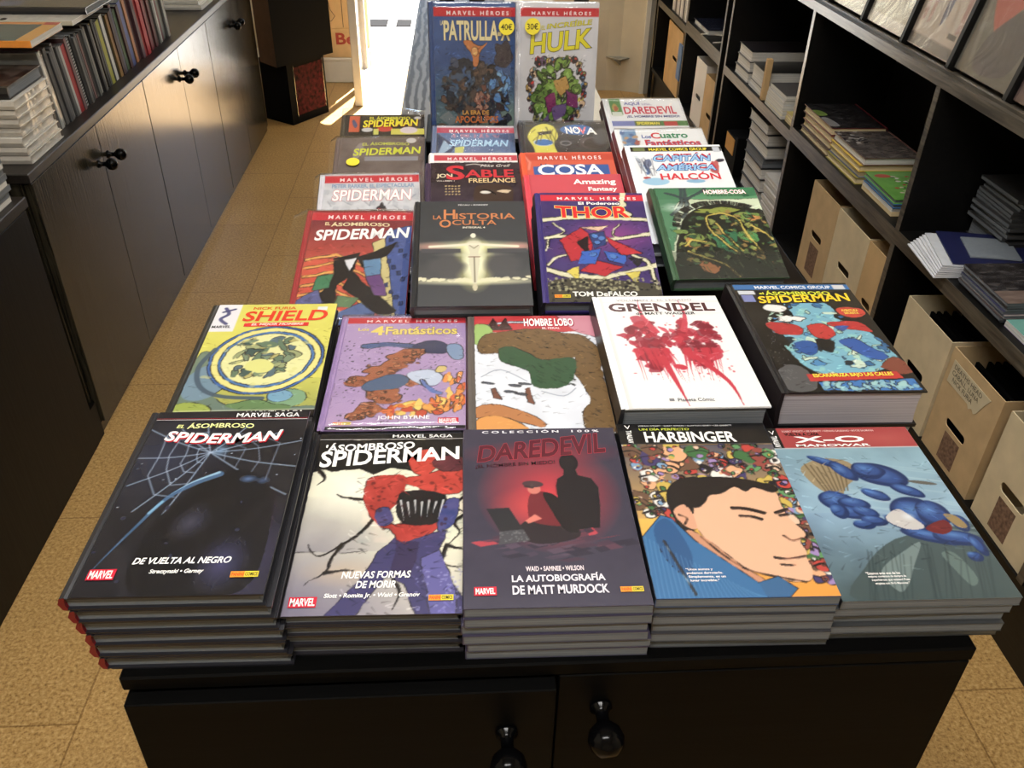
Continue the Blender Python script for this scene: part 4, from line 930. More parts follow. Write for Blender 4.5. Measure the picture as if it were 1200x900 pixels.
a = Art((220, 226, 238), 1.2, 19); a.mottle(14, 4); a.band(0, .16, (196, 52, 58)); a.mottle(16, 8, None, (a.v < .16)*1.); a.poly([(.70, 0), (1, 0), (1, .22), (.84, .16)], (206, 130, 150)); a.line([(.0, .13), (.2, .08), (.45, .06)], .014, (196, 206, 226), 1, 5)
for u in (.16, .26): a.poly([(u, .02), (u+.06, .14), (u-.06, .14)], (70, 44, 44))
a.poly([(0, .10), (.10, .09), (.16, .16), (.10, .26), (0, .27)], (150, 186, 96), 1, 4)
br = (112, 84, 46)
for P in ([(.02, .28), (.10, .18), (.30, .15), (.52, .13), (.74, .17), (.90, .20), (1, .34), (.98, .50), (.84, .46), (.80, .40), (.60, .42), (.40, .40), (.22, .36), (.05, .36)], [(.76, .50), (.90, .46), (1, .62), (1, .98), (.80, .98), (.78, .84), (.86, .74)], [(.80, .40), (.98, .48), (.96, .64), (.80, .60)]): a.poly(P, br, 1, 3)
mk = np.abs(a.im-np.array(br)).sum(-1) < 30
for k in range(420):
    u, v = a.rng.uniform(0, 1), a.rng.uniform(.12, .98); L = a.rng.uniform(.01, .035); m = np.zeros_like(a.u)
    iu, iv = int(u*a.W), int(v*a.H)
    if mk[min(iv, a.H-1), min(iu, a.W-1)]: a.line([(u, v), (u+L, v+L*a.rng.uniform(-.3, .9))], .004, [(66, 48, 26), (84, 62, 32), (146, 112, 62)][a.rng.integers(0, 3)], .9)
a.poly([(.20, .32), (.30, .30), (.44, .36), (.54, .42), (.76, .40), (.80, .46), (.74, .60), (.62, .66), (.44, .64), (.42, .52), (.28, .46), (.20, .42)], (46, 84, 54), 1, 4)
for k in range(26): u, v = a.rng.uniform(.44, .74), a.rng.uniform(.44, .62); a.line([(u, v), (u+.03, v+.02)], .004, (30, 58, 38), .8)
a.poly([(.0, .80), (.20, .78), (.48, .90), (.46, .95), (.2, .88), (0, .88)], (186, 120, 66), 1, 3); a.poly([(.0, .90), (.14, .86), (.32, .92), (.36, 1), (0, 1)], (222, 150, 66), 1, 4); a.poly([(.12, .66), (.15, .65), (.2, .74), (.14, .73)], (120, 76, 60)); a.poly([(.37, .66), (.41, .65), (.43, .78), (.38, .76)], (120, 76, 60))
for (x, y) in ((.30, .63), (.38, .62), (.26, .68), (.34, .70), (.10, .61)): a.blob(x, y, .05, .014, (80, 86, 96), .2)
a.warp(.012, 9); a.ink(220, .05, .003, .6, 1.2, .15, 1); a.line([(.05, .56), (.2, .5), (.4, .6)], .004, (120, 130, 150), .8, 4); a.line([(.5, .68), (.66, .72), (.76, .66)], .004, (120, 130, 150), .8, 4)
pile('comic_book', 'snowy white cover with brown fur mass, dark green patch and red sky, second row middle', (.093, 1.042, .947), -.010, .02, .172, .262, [.0110]*5, True, (90, 84, 80), (60, 40, 36), a,
     [T('HOMBRE LOBO', .42, .030, .84, .105, WHT, bold=.04, sd=((150, 40, 66), .008, .008)), T('EL FERAL', .57, .118, .72, .135, (240, 220, 226), bold=.02)], GS,
     'hardcover under the snowy brown and green cover', jit=.0015)

a = Art((238, 238, 238), 1.2, 21); a.band(.060, .064, (206, 206, 206)); a.band(.185, .188, (206, 206, 206)); a.band(.0, 1, (222, 222, 222), .0, .03)
for sx, cx in ((1, .30), (-1, .68)):
    for k in range(70):
        r1 = a.rng.random(); v = .26+.42*r1; wdt = .16*math.sin(PI*min(1, r1*1.05)**.7)+.02
        a.blob(cx+a.rng.uniform(-1, 1)*wdt, v, a.rng.uniform(.02, .07), a.rng.uniform(.02, .08), [(178, 26, 52), (206, 40, 66), (150, 20, 44), (128, 24, 44)][a.rng.integers(0, 4)], a.rng.uniform(0, 3), .4, 9, .1, .8)
    for k in range(26):
        u = cx+a.rng.uniform(-.14, .14); a.line([(u, .52), (u+sx*.03+a.rng.uniform(-.03, .03), .62+a.rng.uniform(0, .2))], a.rng.uniform(.004, .016), (200, 34, 60), .75, 0, True)
    a.line([(cx+sx*.06, .6), (cx+.10, .8), (cx+.13, .985)], .034, (200, 36, 60), .95, 4, True); a.line([(cx+sx*.07, .35), (cx+.015*sx, .2), (cx+.02*sx, .05)], .030, (206, 52, 76), .9, 4, True); a.specks(26, .01, (216, 70, 90), .2, .75, cx-.2, cx+.2, .8)
a.blob(.47, .68, .045, .035, (206, 44, 70), .4, .4); a.blob(.44, .46, .03, .07, (176, 30, 56), 0, .4); a.blob(.54, .44, .035, .05, (200, 40, 64), 0, .4)
for k in range(20): u, v = a.rng.uniform(.16, .84), a.rng.uniform(.3, .6); a.line([(u, v), (u+a.rng.uniform(-.08, .08), v+a.rng.uniform(-.06, .06))], .003, (232, 130, 146), .7)
pile('comic_book', 'thick white hardcover with two crimson ink splashes, second row right of centre', (.268, 1.0525, .970), -.004, 0, .175, .265, [.0418]*2, True, (226, 226, 226), (34, 34, 36), a,
     [T('VOLUMEN 2: EL LEGADO', .14, .035, .78, .054, (150, 146, 146), bold=.005), T('GRENDEL', .06, .075, .94, .162, (70, 26, 34), bold=.06), T('de MATT WAGNER', .27, .170, .76, .197, (64, 60, 62), bold=.02), T('Planeta C\u00f3mic', .36, .930, .62, .955, (80, 80, 84), bold=.01), ('rect', (.30, .932, .335, .952), (130, 130, 134))], GS,
     'thick dark hardcover under the white cover with crimson splashes', pages='pages', jit=.001, lower_front=(50, 50, 52))

a = Art((26, 25, 26), 1.2, 23); a.mottle(12, 12)
a.poly([(.34, .22), (.50, .20), (.68, .21), (.74, .28), (.70, .36), (.86, .44), (.92, .60), (.98, .76), (.80, .82), (.56, .86), (.28, .84), (.18, .70), (.22, .58), (.12, .44), (.22, .38), (.36, .34)], (110, 176, 200), 1, 4)
mk = a.polymask(spline([(.34, .22), (.68, .21), (.86, .44), (.98, .76), (.56, .86), (.28, .84), (.12, .44)], 5))
for k in range(120):
    u, v = a.rng.uniform(.1, .95), a.rng.uniform(.2, .86); a.mix(a.blobmask(u, v, a.rng.uniform(.015, .06), a.rng.uniform(.01, .04), a.rng.uniform(0, 3), .5)*mk, [(60, 130, 190), (176, 214, 190), (206, 226, 200), (40, 96, 150), (130, 196, 196), (28, 40, 50)][a.rng.integers(0, 6)], .9)
for P, c in (([(.10, .42), (.18, .40), (.36, .44), (.34, .52), (.20, .52), (.14, .50)], (182, 42, 44)), ([(.60, .42), (.78, .39), (.88, .42), (.92, .50), (.80, .48), (.66, .46)], (188, 44, 44)), ([(.42, .44), (.56, .42), (.62, .50), (.54, .56), (.44, .54)], (196, 48, 46)), ([(.64, .45), (.76, .44), (.70, .49)], (58, 84, 160)),
             ([(.24, .60), (.36, .57), (.42, .62), (.34, .70), (.26, .68)], (36, 84, 160)), ([(.60, .58), (.74, .56), (.82, .64), (.90, .72), (.80, .74), (.66, .66)], (40, 88, 170)), ([(.42, .56), (.56, .58), (.50, .68), (.44, .66)], (26, 26, 30))): a.poly(P, c, 1, 3)
a.blob(.25, .265, .10, .055, (232, 232, 228)); a.blob(.32, .365, .11, .045, (232, 232, 228), 0, .4, 17); a.blob(.86, .305, .12, .085, (206, 62, 46)); a.poly([(0, .84), (.1, .78), (.2, .80), (.24, .90), (.2, .98), (0, .98)], (84, 84, 86), 1, 3); a.poly([(.78, .80), (.94, .72), (1, .76), (1, .84), (.9, .86)], (130, 66, 50), 1, 3); a.poly([(.25, .92), (.97, .90), (.97, .985), (.27, .985)], (50, 116, 190)); a.specks(60, .02, (150, 200, 200), .92, .98, .28, .95, .7)
a.warp(.016, 10); a.ink(240, .05, .0035, .5, 1.5, .2, .98); a.specks(90, .004, (120, 120, 124), .3, .9, 0, .14, .7); a.band(0, .215, (26, 25, 26)); a.band(.02, .075, (46, 110, 176)); a.poly([(.20, .858), (.88, .840), (.90, .895), (.20, .915)], (196, 44, 40)); a.band(.085, .125, (200, 206, 214), .02, .16); a.band(.13, .20, (120, 130, 190), .03, .13); a.band(.025, .070, (206, 206, 210), .86, .96)
pile('comic_book', 'very thick black omnibus with turquoise splash and yellow title, second row far right', (.471, 1.0965, .965), -.015, 0, .178, .277, [.0505, .0285], True, (24, 24, 26), (34, 27, 29), a,
     [T('MARVEL COMICS GROUP', .18, .032, .84, .064, (226, 232, 240), bold=.04), T('el', .19, .10, .23, .125, (206, 214, 70), bold=.03), T('\u00c1SOMBROSO', .24, .085, .80, .135, (206, 214, 66), bold=.035), T('SPIDERMAN', .15, .140, .94, .218, (236, 200, 50), bold=.045, tap=.08, rise=.02, shear=.1), T('ESCARAMUZA BAJO LAS CALLES', .24, .860, .84, .896, (246, 220, 80), bold=.03, rise=.012), T('AVENTURA', .79, .285, .93, .305, (240, 210, 90), bold=.03), T('SECRETA', .80, .312, .92, .332, (240, 210, 90), bold=.03)], GS,
     'black hardcover under the very thick omnibus', pages='pageslilac', jit=.001, lower_front=(24, 24, 26))
# ---- third row and beyond: books propped in sloping rows ---------------------------------------
def slope(name, label, top, yaw, w, ts, front, spine, a, items, lower, h=None, **k):
    pile(name, label, top, yaw, TI, w, h or w*1.53, ts, True, front, spine, a, items, GT, lower, jit=.0008, **k)

a = Art((150, 54, 58), 1.0, 31); a.grad(.1, .5, (126, 48, 56), (206, 78, 62)); a.grad(.45, 1, (214, 84, 60), (214, 70, 52))
a.poly([(.74, .2), (1, .14), (1, 1), (.82, 1)], (70, 92, 158)); a.poly([(.62, .30), (.74, .26), (.92, .98), (.84, 1)], (206, 190, 120))
for k in range(14): u = .78+.05*(k % 4); v = .26+.05*k; a.poly([(u, v), (u+.035, v-.005), (u+.04, v+.03), (u+.005, v+.032)], (44, 60, 110))
for k in range(7): v = .46+k*.075; a.line([(.02, v), (.3, v-.05), (.6, v+.06)], .016, (236, 176, 70), .9)
a.poly([(0, .80), (.18, .70), (.26, .84), (.2, 1), (0, 1)], (92, 96, 150)); a.poly([(.36, .92), (.62, .80), (.72, .88), (.7, 1), (.4, 1)], (84, 108, 160))
for P, c in (([(.28, .44), (.52, .40), (.46, .60), (.22, .74), (.30, .58)], (32, 30, 34)), ([(.46, .56), (.92, .88), (.80, .94), (.40, .70)], (34, 32, 36)), ([(.50, .44), (.86, .30), (.78, .42), (.56, .52)], (34, 32, 36)), ([(.20, .74), (.34, .66), (.36, .98), (.26, .90)], (32, 30, 34)),
             ([(.38, .46), (.50, .44), (.44, .56)], (220, 220, 226)), ([(.56, .46), (.72, .44), (.74, .58), (.60, .60)], (96, 140, 180)), ([(.60, .60), (.74, .58), (.82, .76), (.70, .76)], (110, 70, 130)), ([(.16, .60), (.30, .58), (.28, .70), (.12, .72)], (60, 130, 90)), ([(.36, .76), (.56, .78), (.50, .86), (.34, .86)], (96, 130, 90))): a.poly(P, c)
a.warp(.016, 7); a.ink(160, .06, .004, .5, 1.4, .3, 1); a.band(.022, .098, RED); a.mottle(10, 10)
slope('comic_book', 'red and orange wrapped cover with white arched title, third row far left', (-.1630, 1.3389, .9778), -.027, .172, [.0148], (150, 50, 54), (160, 40, 48), a,
      [heroes(.022, .098), T('EL', .14, .115, .19, .145, (226, 206, 160), bold=.03), T('\u00c1SOMBROSO', .20, .108, .78, .150, (226, 212, 170), bold=.03, arch=.008), T('SPIDERMAN', .06, .190, .98, .290, WHT, bold=.03, rise=.03, shear=.1)], '', wrap=(.022, 0, 5))
a = Art((204, 206, 212), .8, 33); a.mottle(20, 14); 
for k in range(60): u, v = a.rng.uniform(0, 1), a.rng.uniform(.12, .9); a.poly([(u, v), (u+.06, v+.01), (u+.05, v+.06), (u-.01, v+.05)], (176, 180, 190), .6)
for k in range(40): u, v = a.rng.uniform(0, 1), a.rng.uniform(.12, .9); a.line([(u, v), (u+a.rng.uniform(-.1, .1), v+.05)], .004, (120, 124, 134), .7)
a.blob(.60, .37, .05, .08, (52, 48, 54), .2, .4); a.blob(.70, .42, .11, .035, (60, 56, 62), .5, .3); a.blob(.52, .42, .06, .05, (70, 62, 68), -.4, .4); a.blob(.58, .38, .02, .02, (150, 40, 50)); a.blob(.24, .42, .10, .045, (196, 44, 54)); a.band(.022, .098, RED)
slope('comic_book', 'white and grey cover with red-outlined white title in wrap, propped fourth row far left', (-.1579, 1.4698, .9909), .037, .172, [.0195, .0195], (196, 196, 204), (120, 124, 132), a,
      [heroes(.022, .098), T('PETER PARKER, EL ESPECTACULAR', .08, .112, .95, .160, (126, 150, 180), bold=.03), T('SPIDERMAN', .09, .172, .92, .290, WHT, bold=.05, ol=((196, 40, 54), .022), shear=.1)], 'wrapped hardcover under the white and grey wrapped cover at far left', wrap=(.008, 0, 8))
a = Art((112, 98, 94), .8, 35); a.mottle(18, 6); a.band(.25, .30, (140, 140, 150), .3, .92); a.blob(.84, .05, .06, .05, (200, 196, 196)); a.blob(.22, .18, .05, .16, (150, 140, 140), .2)
slope('comic_book', 'brown-grey cover with yellow-green title and round yellow sticker in wrap, at far left', (-.1545, 1.6889, .9826), .015, .172, [.0195], (100, 86, 84), (80, 70, 70), a,
      [T('EL \u00c1SOMBROSO', .26, .060, .82, .105, (192, 200, 84), bold=.02, arch=.008), T('SPIDERMAN', .16, .150, .96, .240, (206, 212, 66), bold=.03, rise=.025, shear=.1)], '', wrap=(.010, .004, 9), stick=(.17, .335, .0125, ' '))
a = Art((44, 40, 38), .8, 37); a.mottle(8, 8); a.band(.02, .24, (214, 92, 50), .05, .18); a.blob(.115, .13, .03, .09, (80, 90, 130), 0, .4); a.blob(.28, .21, .07, .045, (196, 196, 200)); a.blob(.50, .20, .10, .06, (206, 50, 44)); a.band(.20, .28, (214, 206, 62), .58, 1); a.blob(.80, .22, .11, .07, (216, 200, 206)); a.blob(.91, .05, .045, .03, (190, 190, 200)); a.band(.20, .28, (206, 206, 80), .36, .42)
slope('comic_book', 'dark wrapped cover with small orange panel and yellow title, rearmost at left', (-.1569, 1.8112, .9884), .020, .170, [.0215], (44, 40, 38), (60, 54, 50), a,
      [T('EL \u00c1SOMBROSO', .30, .020, .82, .072, (214, 210, 70), bold=.03), T('SPIDERMAN', .22, .080, .92, .180, (228, 220, 60), bold=.05, rise=.02, shear=.1, sd=((150, 40, 34), .006, .006))], '', wrap=(0, .035, 11))

a = Art((40, 42, 45), 1.0, 41); a.mottle(5, 6); a.grad(.60, .80, (40, 42, 45), (70, 68, 66), .9); a.band(.80, 1, (38, 40, 43))
a.glow(.5, .46, .62, .10, (226, 226, 170), a=1, p=.8); a.glow(.10, .46, .22, .08, (196, 120, 110), a=.7); a.glow(.92, .46, .22, .08, (206, 130, 120), a=.8); a.glow(.5, .62, .20, .42, (222, 218, 120), a=1, p=.7); a.glow(.5, .60, .12, .36, (250, 250, 226), a=1, p=.6); a.glow(.5, .785, .7, .06, (222, 220, 170), a=1, p=.8)
a.band(.482, .52, (58, 56, 60), .02, .38); a.band(.482, .52, (58, 56, 60), .62, .98); a.glow(.5, .54, .4, .04, (200, 200, 160), a=.7)
for k in range(30): u = a.rng.uniform(0, 1); a.blob(u, .775-.03*abs(u-.5)*a.rng.uniform(0, 2), a.rng.uniform(.02, .05), a.rng.uniform(.012, .03), (216, 210, 170), 0, .4)
a.blob(.25, .64, .17, .16, (62, 60, 60), 0, .2, 14, .5); a.blob(.76, .64, .17, .16, (62, 60, 60), 0, .2, 14, .5)
# pale upright statue with spread arms
a.blob(.495, .355, .025, .035, (226, 220, 196)); a.poly([(.44, .42), (.56, .42), (.54, .52), (.55, .60), (.53, .72), (.515, .80), (.485, .80), (.47, .72), (.45, .60), (.46, .52)], (206, 200, 170), 1, 4); a.line([(.10, .462), (.3, .452), (.5, .44), (.7, .452), (.90, .462)], .017, (222, 214, 186), 1, 3); a.line([(.5, .56), (.5, .79)], .006, (90, 80, 60), .8); a.line([(.45, .56), (.55, .56)], .006, (110, 70, 50), .9); a.line([(.46, .45), (.5, .48), (.54, .45)], .004, (110, 100, 80)); a.blob(.5, .835, .022, .05, (196, 186, 150))
COP = (188, 116, 66)
slope('comic_book', 'matte black hardcover with glowing cross-shaped pale figure and copper title, third row', (.0147, 1.2722, 1.0209), -.002, .170, [.0205]*3, (36, 38, 41), (26, 27, 29), a,
      [T('P\u00c9CAU \u2022 KORDEY', .36, .030, .65, .048, (206, 206, 206), bold=.02), T('LA', .12, .150, .20, .190, COP, bold=.012), T('H', .22, .090, .33, .190, COP, bold=.015), T('ISTORIA', .335, .130, .90, .190, COP, bold=.012), T('O', .18, .195, .29, .275, COP, bold=.02), T('CULTA', .30, .200, .72, .250, COP, bold=.012), T('INTEGRAL 4', .40, .268, .61, .285, (226, 220, 200), bold=.03)],
      'black hardcover under the pale cross-shaped figure cover', mat='matteprint', h=.233)
a = Art((58, 44, 50), .8, 43); a.grad(.2, 1, (56, 44, 50), (90, 70, 112), .8); a.mottle(12, 10); a.poly([(.48, .30), (.56, .26), (.68, .25), (.86, .27), (.9, .34), (.84, .5), (.5, .5)], (70, 52, 44), 1, 3); a.blob(.60, .34, .06, .025, (226, 220, 210)); a.blob(.80, .33, .07, .03, (220, 196, 160), 0, .3); a.line([(.56, .31), (.64, .325), (.70, .36)], .010, (30, 24, 26), 1, 4)
for r in range(4):
    for c in range(5): a.blob(.17+c*.035, .27+r*.03, .011, .011, (206, 180, 120), 0, .4, 5)
a.line([(.40, .03), (.5, .02), (.6, .04)], .006, (226, 220, 210), 1, 4)
slope('comic_book', 'dark purple-brown cover with big red serif title and gold dots, behind the copper-titled book', (.0238, 1.5511, .9807), .011, .172, [.0205], (66, 52, 72), (74, 60, 110), a,
      [T('Mike Grell', .56, .022, .90, .052, (220, 214, 206), bold=0, shear=.4), T('JON', .06, .130, .24, .185, (224, 212, 180), bold=.03), T('S', .17, .035, .38, .200, (196, 56, 64), bold=.04), T('ABLE', .38, .085, .93, .175, (196, 56, 64), bold=.035), T('FREELANCE', .42, .185, .94, .235, (216, 190, 140), bold=.02), T('VOLUMEN 1', .06, .205, .26, .220, (220, 212, 200), bold=.01)], '')
a = Art((236, 234, 232), .6, 45); a.mottle(8, 10); a.band(.035, .105, (206, 64, 78)); a.band(0, .02, (226, 222, 222))
slope('comic_book', 'white cover with one red band peeking out between blue and purple-brown covers', (.0265, 1.6195, .9750), -.003, .168, [.014], (232, 230, 228), (214, 212, 212), a,
      [heroes(.035, .105), T('EL ESPECTACULAR', .25, .118, .95, .145, (70, 66, 72), bold=.03)], '')
a = Art((92, 116, 160), .6, 47); a.mottle(20, 8); a.poly([(0, .1), (.25, .28), (.1, .5), (0, .5)], (60, 66, 90)); a.poly([(.1, .2), (.2, .3), (0, .45)], (150, 180, 206)); a.poly([(.7, .14), (1, .1), (1, .24)], (66, 80, 120)); a.poly([(.24, .30), (.36, .28), (.34, .38), (.24, .38)], (206, 206, 90)); a.band(.03, .105, (196, 60, 84)); a.band(0, .03, (222, 216, 222))
for k in range(24): u = a.rng.uniform(.2, .86); a.line([(u, .115+a.rng.uniform(0, .02)), (u+a.rng.uniform(-.03, .03), .15+a.rng.uniform(0, .02))], .008, (206, 130, 150), .8)
slope('comic_book', 'pale blue and pink cover in shiny wrap at the foot of the upright blue book', (.0290, 1.7515, .9844), -.012, .166, [.0160], (100, 116, 150), (90, 100, 130), a,
      [heroes(.03, .105), T('SPIDERMAN', .16, .195, .92, .285, (170, 206, 232), bold=.05, shear=.2, ol=((60, 90, 140), .02))], '', wrap=(0, .003, 13))

a = Art((66, 48, 110), 1.0, 51); a.mottle(10, 6); a.glow(.65, .42, .5, .3, (150, 60, 140), a=.9); a.glow(.3, .55, .3, .2, (120, 50, 120), a=.7)
CR = (222, 218, 176)
for P, w_ in (([(0, .275), (.3, .245), (.6, .25), (1, .275)], .028), ([(0, .44), (.2, .42), (.5, .46), (1, .40)], .022), ([(0, .72), (.25, .78), (.6, .78), (1, .68)], .030), ([(.1, .30), (.2, .38), (.05, .44), (.02, .56)], .010), ([(.7, .04), (.8, .12), (.74, .16), (.84, .22)], .026), ([(.72, .32), (.64, .40), (.7, .44)], .010), ([(.8, .6), (.92, .66), (.96, .84)], .022), ([(.02, .68), (.10, .62), (.18, .60)], .014)): a.line(P, w_, CR, .95, 5)
for P, c in (([(.14, .46), (.36, .34), (.48, .44), (.40, .62), (.22, .66)], (186, 34, 48)), ([(.44, .64), (.70, .70), (.52, .78), (.30, .74)], (186, 34, 48)), ([(.56, .42), (.90, .58), (.70, .60)], (190, 36, 50)), ([(.30, .48), (.42, .42), (.40, .58)], (40, 28, 32)), ([(.42, .40), (.56, .38), (.58, .50), (.46, .54)], (44, 60, 120)),
             ([(.34, .56), (.52, .54), (.44, .68), (.28, .68)], (48, 96, 190)), ([(.54, .56), (.74, .60), (.70, .68), (.56, .64)], (48, 96, 190)), ([(.18, .74), (.30, .70), (.28, .82)], (216, 196, 60)), ([(.70, .76), (.84, .74), (.80, .86)], (206, 188, 64)), ([(.34, .34), (.62, .33), (.52, .38)], (222, 180, 150)), ([(.74, .62), (.88, .62), (.82, .70)], (40, 36, 46))): a.poly(P, c)
for (x, y) in ((.47, .42), (.53, .44), (.49, .48), (.44, .59), (.62, .61)): a.blob(x, y, .03, .03, (70, 122, 196))
a.warp(.02, 7); a.ink(170, .05, .004, .5, 1.35, .28, .82); a.poly([(0, .84), (.3, .8), (1, .86), (1, 1), (0, 1)], (70, 66, 54), 1, 3); a.specks(120, .012, (150, 146, 110), .8, .9); a.specks(70, .014, (34, 32, 34), .8, 1); a.band(.022, .085, (214, 30, 56)); a.poly([(.78, 0), (.84, 0), (.80, .10), (.76, .14)], CR)
slope('comic_book', 'purple hardcover with red, blue and cream lightning streaks and big red title', (.2034, 1.2956, 1.0242), -.019, .172, [.0213]*3, (56, 46, 104), (36, 34, 40), a,
      [heroes(.022, .085), T('El Poderoso', .36, .094, .76, .122, WHT, bold=.035, sd=((50, 40, 60), .004, .004)), T('THOR', .13, .142, .84, .258, (206, 46, 48), bold=.045, ol=((226, 206, 110), .025), arch=-.01), T('TOM DeFALCO', .21, .915, .78, .955, (232, 232, 226), bold=.035), panini(.05, .94, .19, .965)],
      'dark-spined hardcover under the purple lightning cover', h=.249)
a = Art((216, 74, 88), .6, 53); a.mottle(4, 5); a.band(0, 1, (200, 62, 76), 0, .02)
slope('comic_book', 'plain coral red cover with white two-line lettering behind the purple book', (.1969, 1.4521, .9952), .014, .172, [.0300], (216, 74, 88), (206, 66, 80), a,
      [T('Amazing', .47, .055, .93, .125, WHT, bold=.03), T('Fantasy', .62, .140, .93, .195, WHT, bold=.03)], '', wrap=None)
a = Art((224, 92, 62), .6, 55); a.mottle(6, 6); a.band(.02, .10, (206, 72, 46)); a.poly([(.08, .17), (.34, .15), (.6, .15), (.92, .15), (.92, .30), (.08, .31)], (58, 96, 170), 1, 0); a.blob(.24, .33, .05, .03, (226, 190, 60)); a.line([(.0, .05), (.05, .12), (.03, .2)], .012, (240, 150, 130), .8)
slope('comic_book', 'orange cover with white title on a blue panel behind the coral red cover', (.1993, 1.5710, .9930), .018, .174, [.0150], (224, 92, 62), (206, 80, 60), a,
      [heroes(.02, .10, .14, .86), T('LA', .16, .135, .25, .165, (30, 40, 80), bold=.03), T('COSA', .12, .145, .86, .270, WHT, bold=.07, ol=((44, 80, 150), .02))], '')
a = Art((66, 64, 64), .8, 57); a.mottle(10, 7); a.poly([(.04, .20), (.12, .08), (.26, .03), (.38, .08), (.40, .20), (.34, .30), (.38, .5), (.12, .5), (.10, .34)], (222, 214, 60), 1, 4); a.poly([(.16, .14), (.34, .12), (.32, .16), (.18, .18)], (40, 40, 36)); a.blob(.22, .27, .12, .07, (206, 214, 220)); a.blob(.22, .27, .105, .058, (58, 118, 190)); 
for k in range(12): u = a.rng.uniform(.08, .38); a.line([(u, a.rng.uniform(.06, .3)), (u+.05, a.rng.uniform(.06, .3))], .006, (90, 84, 40), .7)
a.blob(.48, .28, .07, .05, (126, 126, 128)); a.blob(.48, .28, .05, .032, (70, 70, 74)); a.blob(.80, .28, .15, .12, (92, 84, 82)); a.blob(.82, .29, .13, .10, (70, 60, 58)); a.blob(.64, .11, .20, .10, (56, 110, 176)); a.blob(.92, .2, .10, .16, (90, 90, 92), .3, 0, 9, .3)
slope('comic_book', 'dark grey cover with yellow burst and blue oval title behind the orange cover', (.2035, 1.7050, 1.0079), .017, .173, [.0185], (60, 58, 60), (40, 40, 44), a,
      [T('NO', .50, .070, .68, .160, WHT, bold=.055, shear=-.1), T('V', .66, .075, .76, .165, (226, 120, 130), bold=.05), T('A', .75, .085, .88, .172, WHT, bold=.055)], '', wrap=(0, .002, 15))

a = Art((196, 210, 176), 1.0, 61); a.mottle(18, 6); a.grad(0, .14, (52, 128, 84), (90, 150, 104)); a.poly([(0, 0), (.5, 0), (.3, .1), (.14, .24), (.1, .5), (0, .7)], (64, 120, 84), .9, 3)
for P in ([(.26, .0), (.22, .2), (.10, .32)], [(.30, 0), (.26, .25), (.2, .35)], [(.10, .06), (.3, .14)], [(.5, .02), (.26, .16)]): a.line(P, .018, (58, 70, 74), .9, 4)
a.glow(.18, .24, .2, .1, (206, 224, 214), a=.9); dk = (34, 38, 32)
a.poly([(.08, .62), (.18, .40), (.34, .26), (.56, .20), (.80, .24), (1, .36), (1, 1), (.0, 1), (.02, .8)], dk, 1, 4)
for k in range(130): an = a.rng.uniform(PI, 2*PI); x, y = .58+.44*math.cos(an), .46+.26*math.sin(an); a.line([(x, y), (x+.06*math.cos(an), y+.03*math.sin(an)-.01)], .005, dk, .9)
for (x, y, rx, ry, c, ro) in ((.55, .27, .22, .05, (134, 146, 52), 0), (.84, .34, .13, .08, (110, 140, 60), .2), (.86, .36, .07, .05, (186, 126, 60), 0), (.78, .56, .10, .11, (72, 140, 72), 0), (.24, .58, .12, .07, (120, 140, 60), -.4), (.20, .62, .05, .08, (176, 126, 62), 0), (.30, .88, .12, .08, (190, 110, 58), .6), (.36, .64, .08, .04, (110, 124, 56), .5), (.55, .58, .12, .16, (46, 110, 76), .3), (.14, .5, .08, .05, (110, 136, 64), 0)): a.blob(x, y, rx, ry, c, ro, .35, 11, .1)
mk = a.polymask(spline([(.10, .64), (.20, .42), (.36, .30), (.56, .24), (.80, .27), (1, .38), (1, .86), (.04, .86)], 4))
for k in range(110):
    u, v = a.rng.uniform(.05, 1), a.rng.uniform(.24, .86); c = [(96, 122, 58), (70, 104, 62), (136, 146, 66), (52, 92, 66), (44, 62, 44), (150, 120, 60)][a.rng.integers(0, 6)]
    a.mix(a.blobmask(u, v, a.rng.uniform(.012, .05), a.rng.uniform(.01, .045), a.rng.uniform(0, 3), .5)*mk, c, .9)
for P in ([(.42, .36), (.46, .32), (.60, .31), (.72, .38), (.76, .56), (.84, .74)], [(.42, .36), (.42, .48), (.54, .66), (.62, .74)], [(.16, .72), (.30, .78), (.46, .86), (.56, .98)], [(.82, .44), (.92, .52), (.98, .60)], [(.14, .66), (.22, .60), (.34, .62)], [(.5, .42), (.56, .56), (.66, .72)]): a.line(P, .014, (200, 178, 66), .95, 5)
for k in range(60): u, v = a.rng.uniform(.1, 1), a.rng.uniform(.5, 1); a.line([(u, v), (u+.02, v+.07)], .004, [(70, 96, 60), (52, 76, 50), (90, 110, 60)][a.rng.integers(0, 3)], .8)
for k in range(30): u, v = a.rng.uniform(.4, .9), a.rng.uniform(.26, .7); a.line([(u, v), (u+.03, v+.05)], .005, [(60, 140, 90), (150, 160, 70), (36, 66, 48)][a.rng.integers(0, 3)], .8)
a.warp(.014, 9); a.ink(260, .06, .0035, .5, 1.5, .2, 1); a.grad(.72, 1, (60, 64, 58), (74, 76, 72), .4); a.poly([(.84, .05), (1, .02), (1, .1), (.86, .12)], (56, 120, 80))
slope('comic_book', 'green hardcover with tangled moss and yellow roots, right end of the third row', (.3898, 1.3120, 1.0256), .015, .173, [.0230], (56, 84, 60), (40, 58, 44), a,
      [T('HOMBRE-COSA', .48, .030, .90, .078, WHT, bold=.05, ol=((176, 56, 70), .035)), T('EL MONSTRUO DEL PANTANO', .50, .090, .92, .105, (40, 56, 44), bold=.02)], '', h=.216)
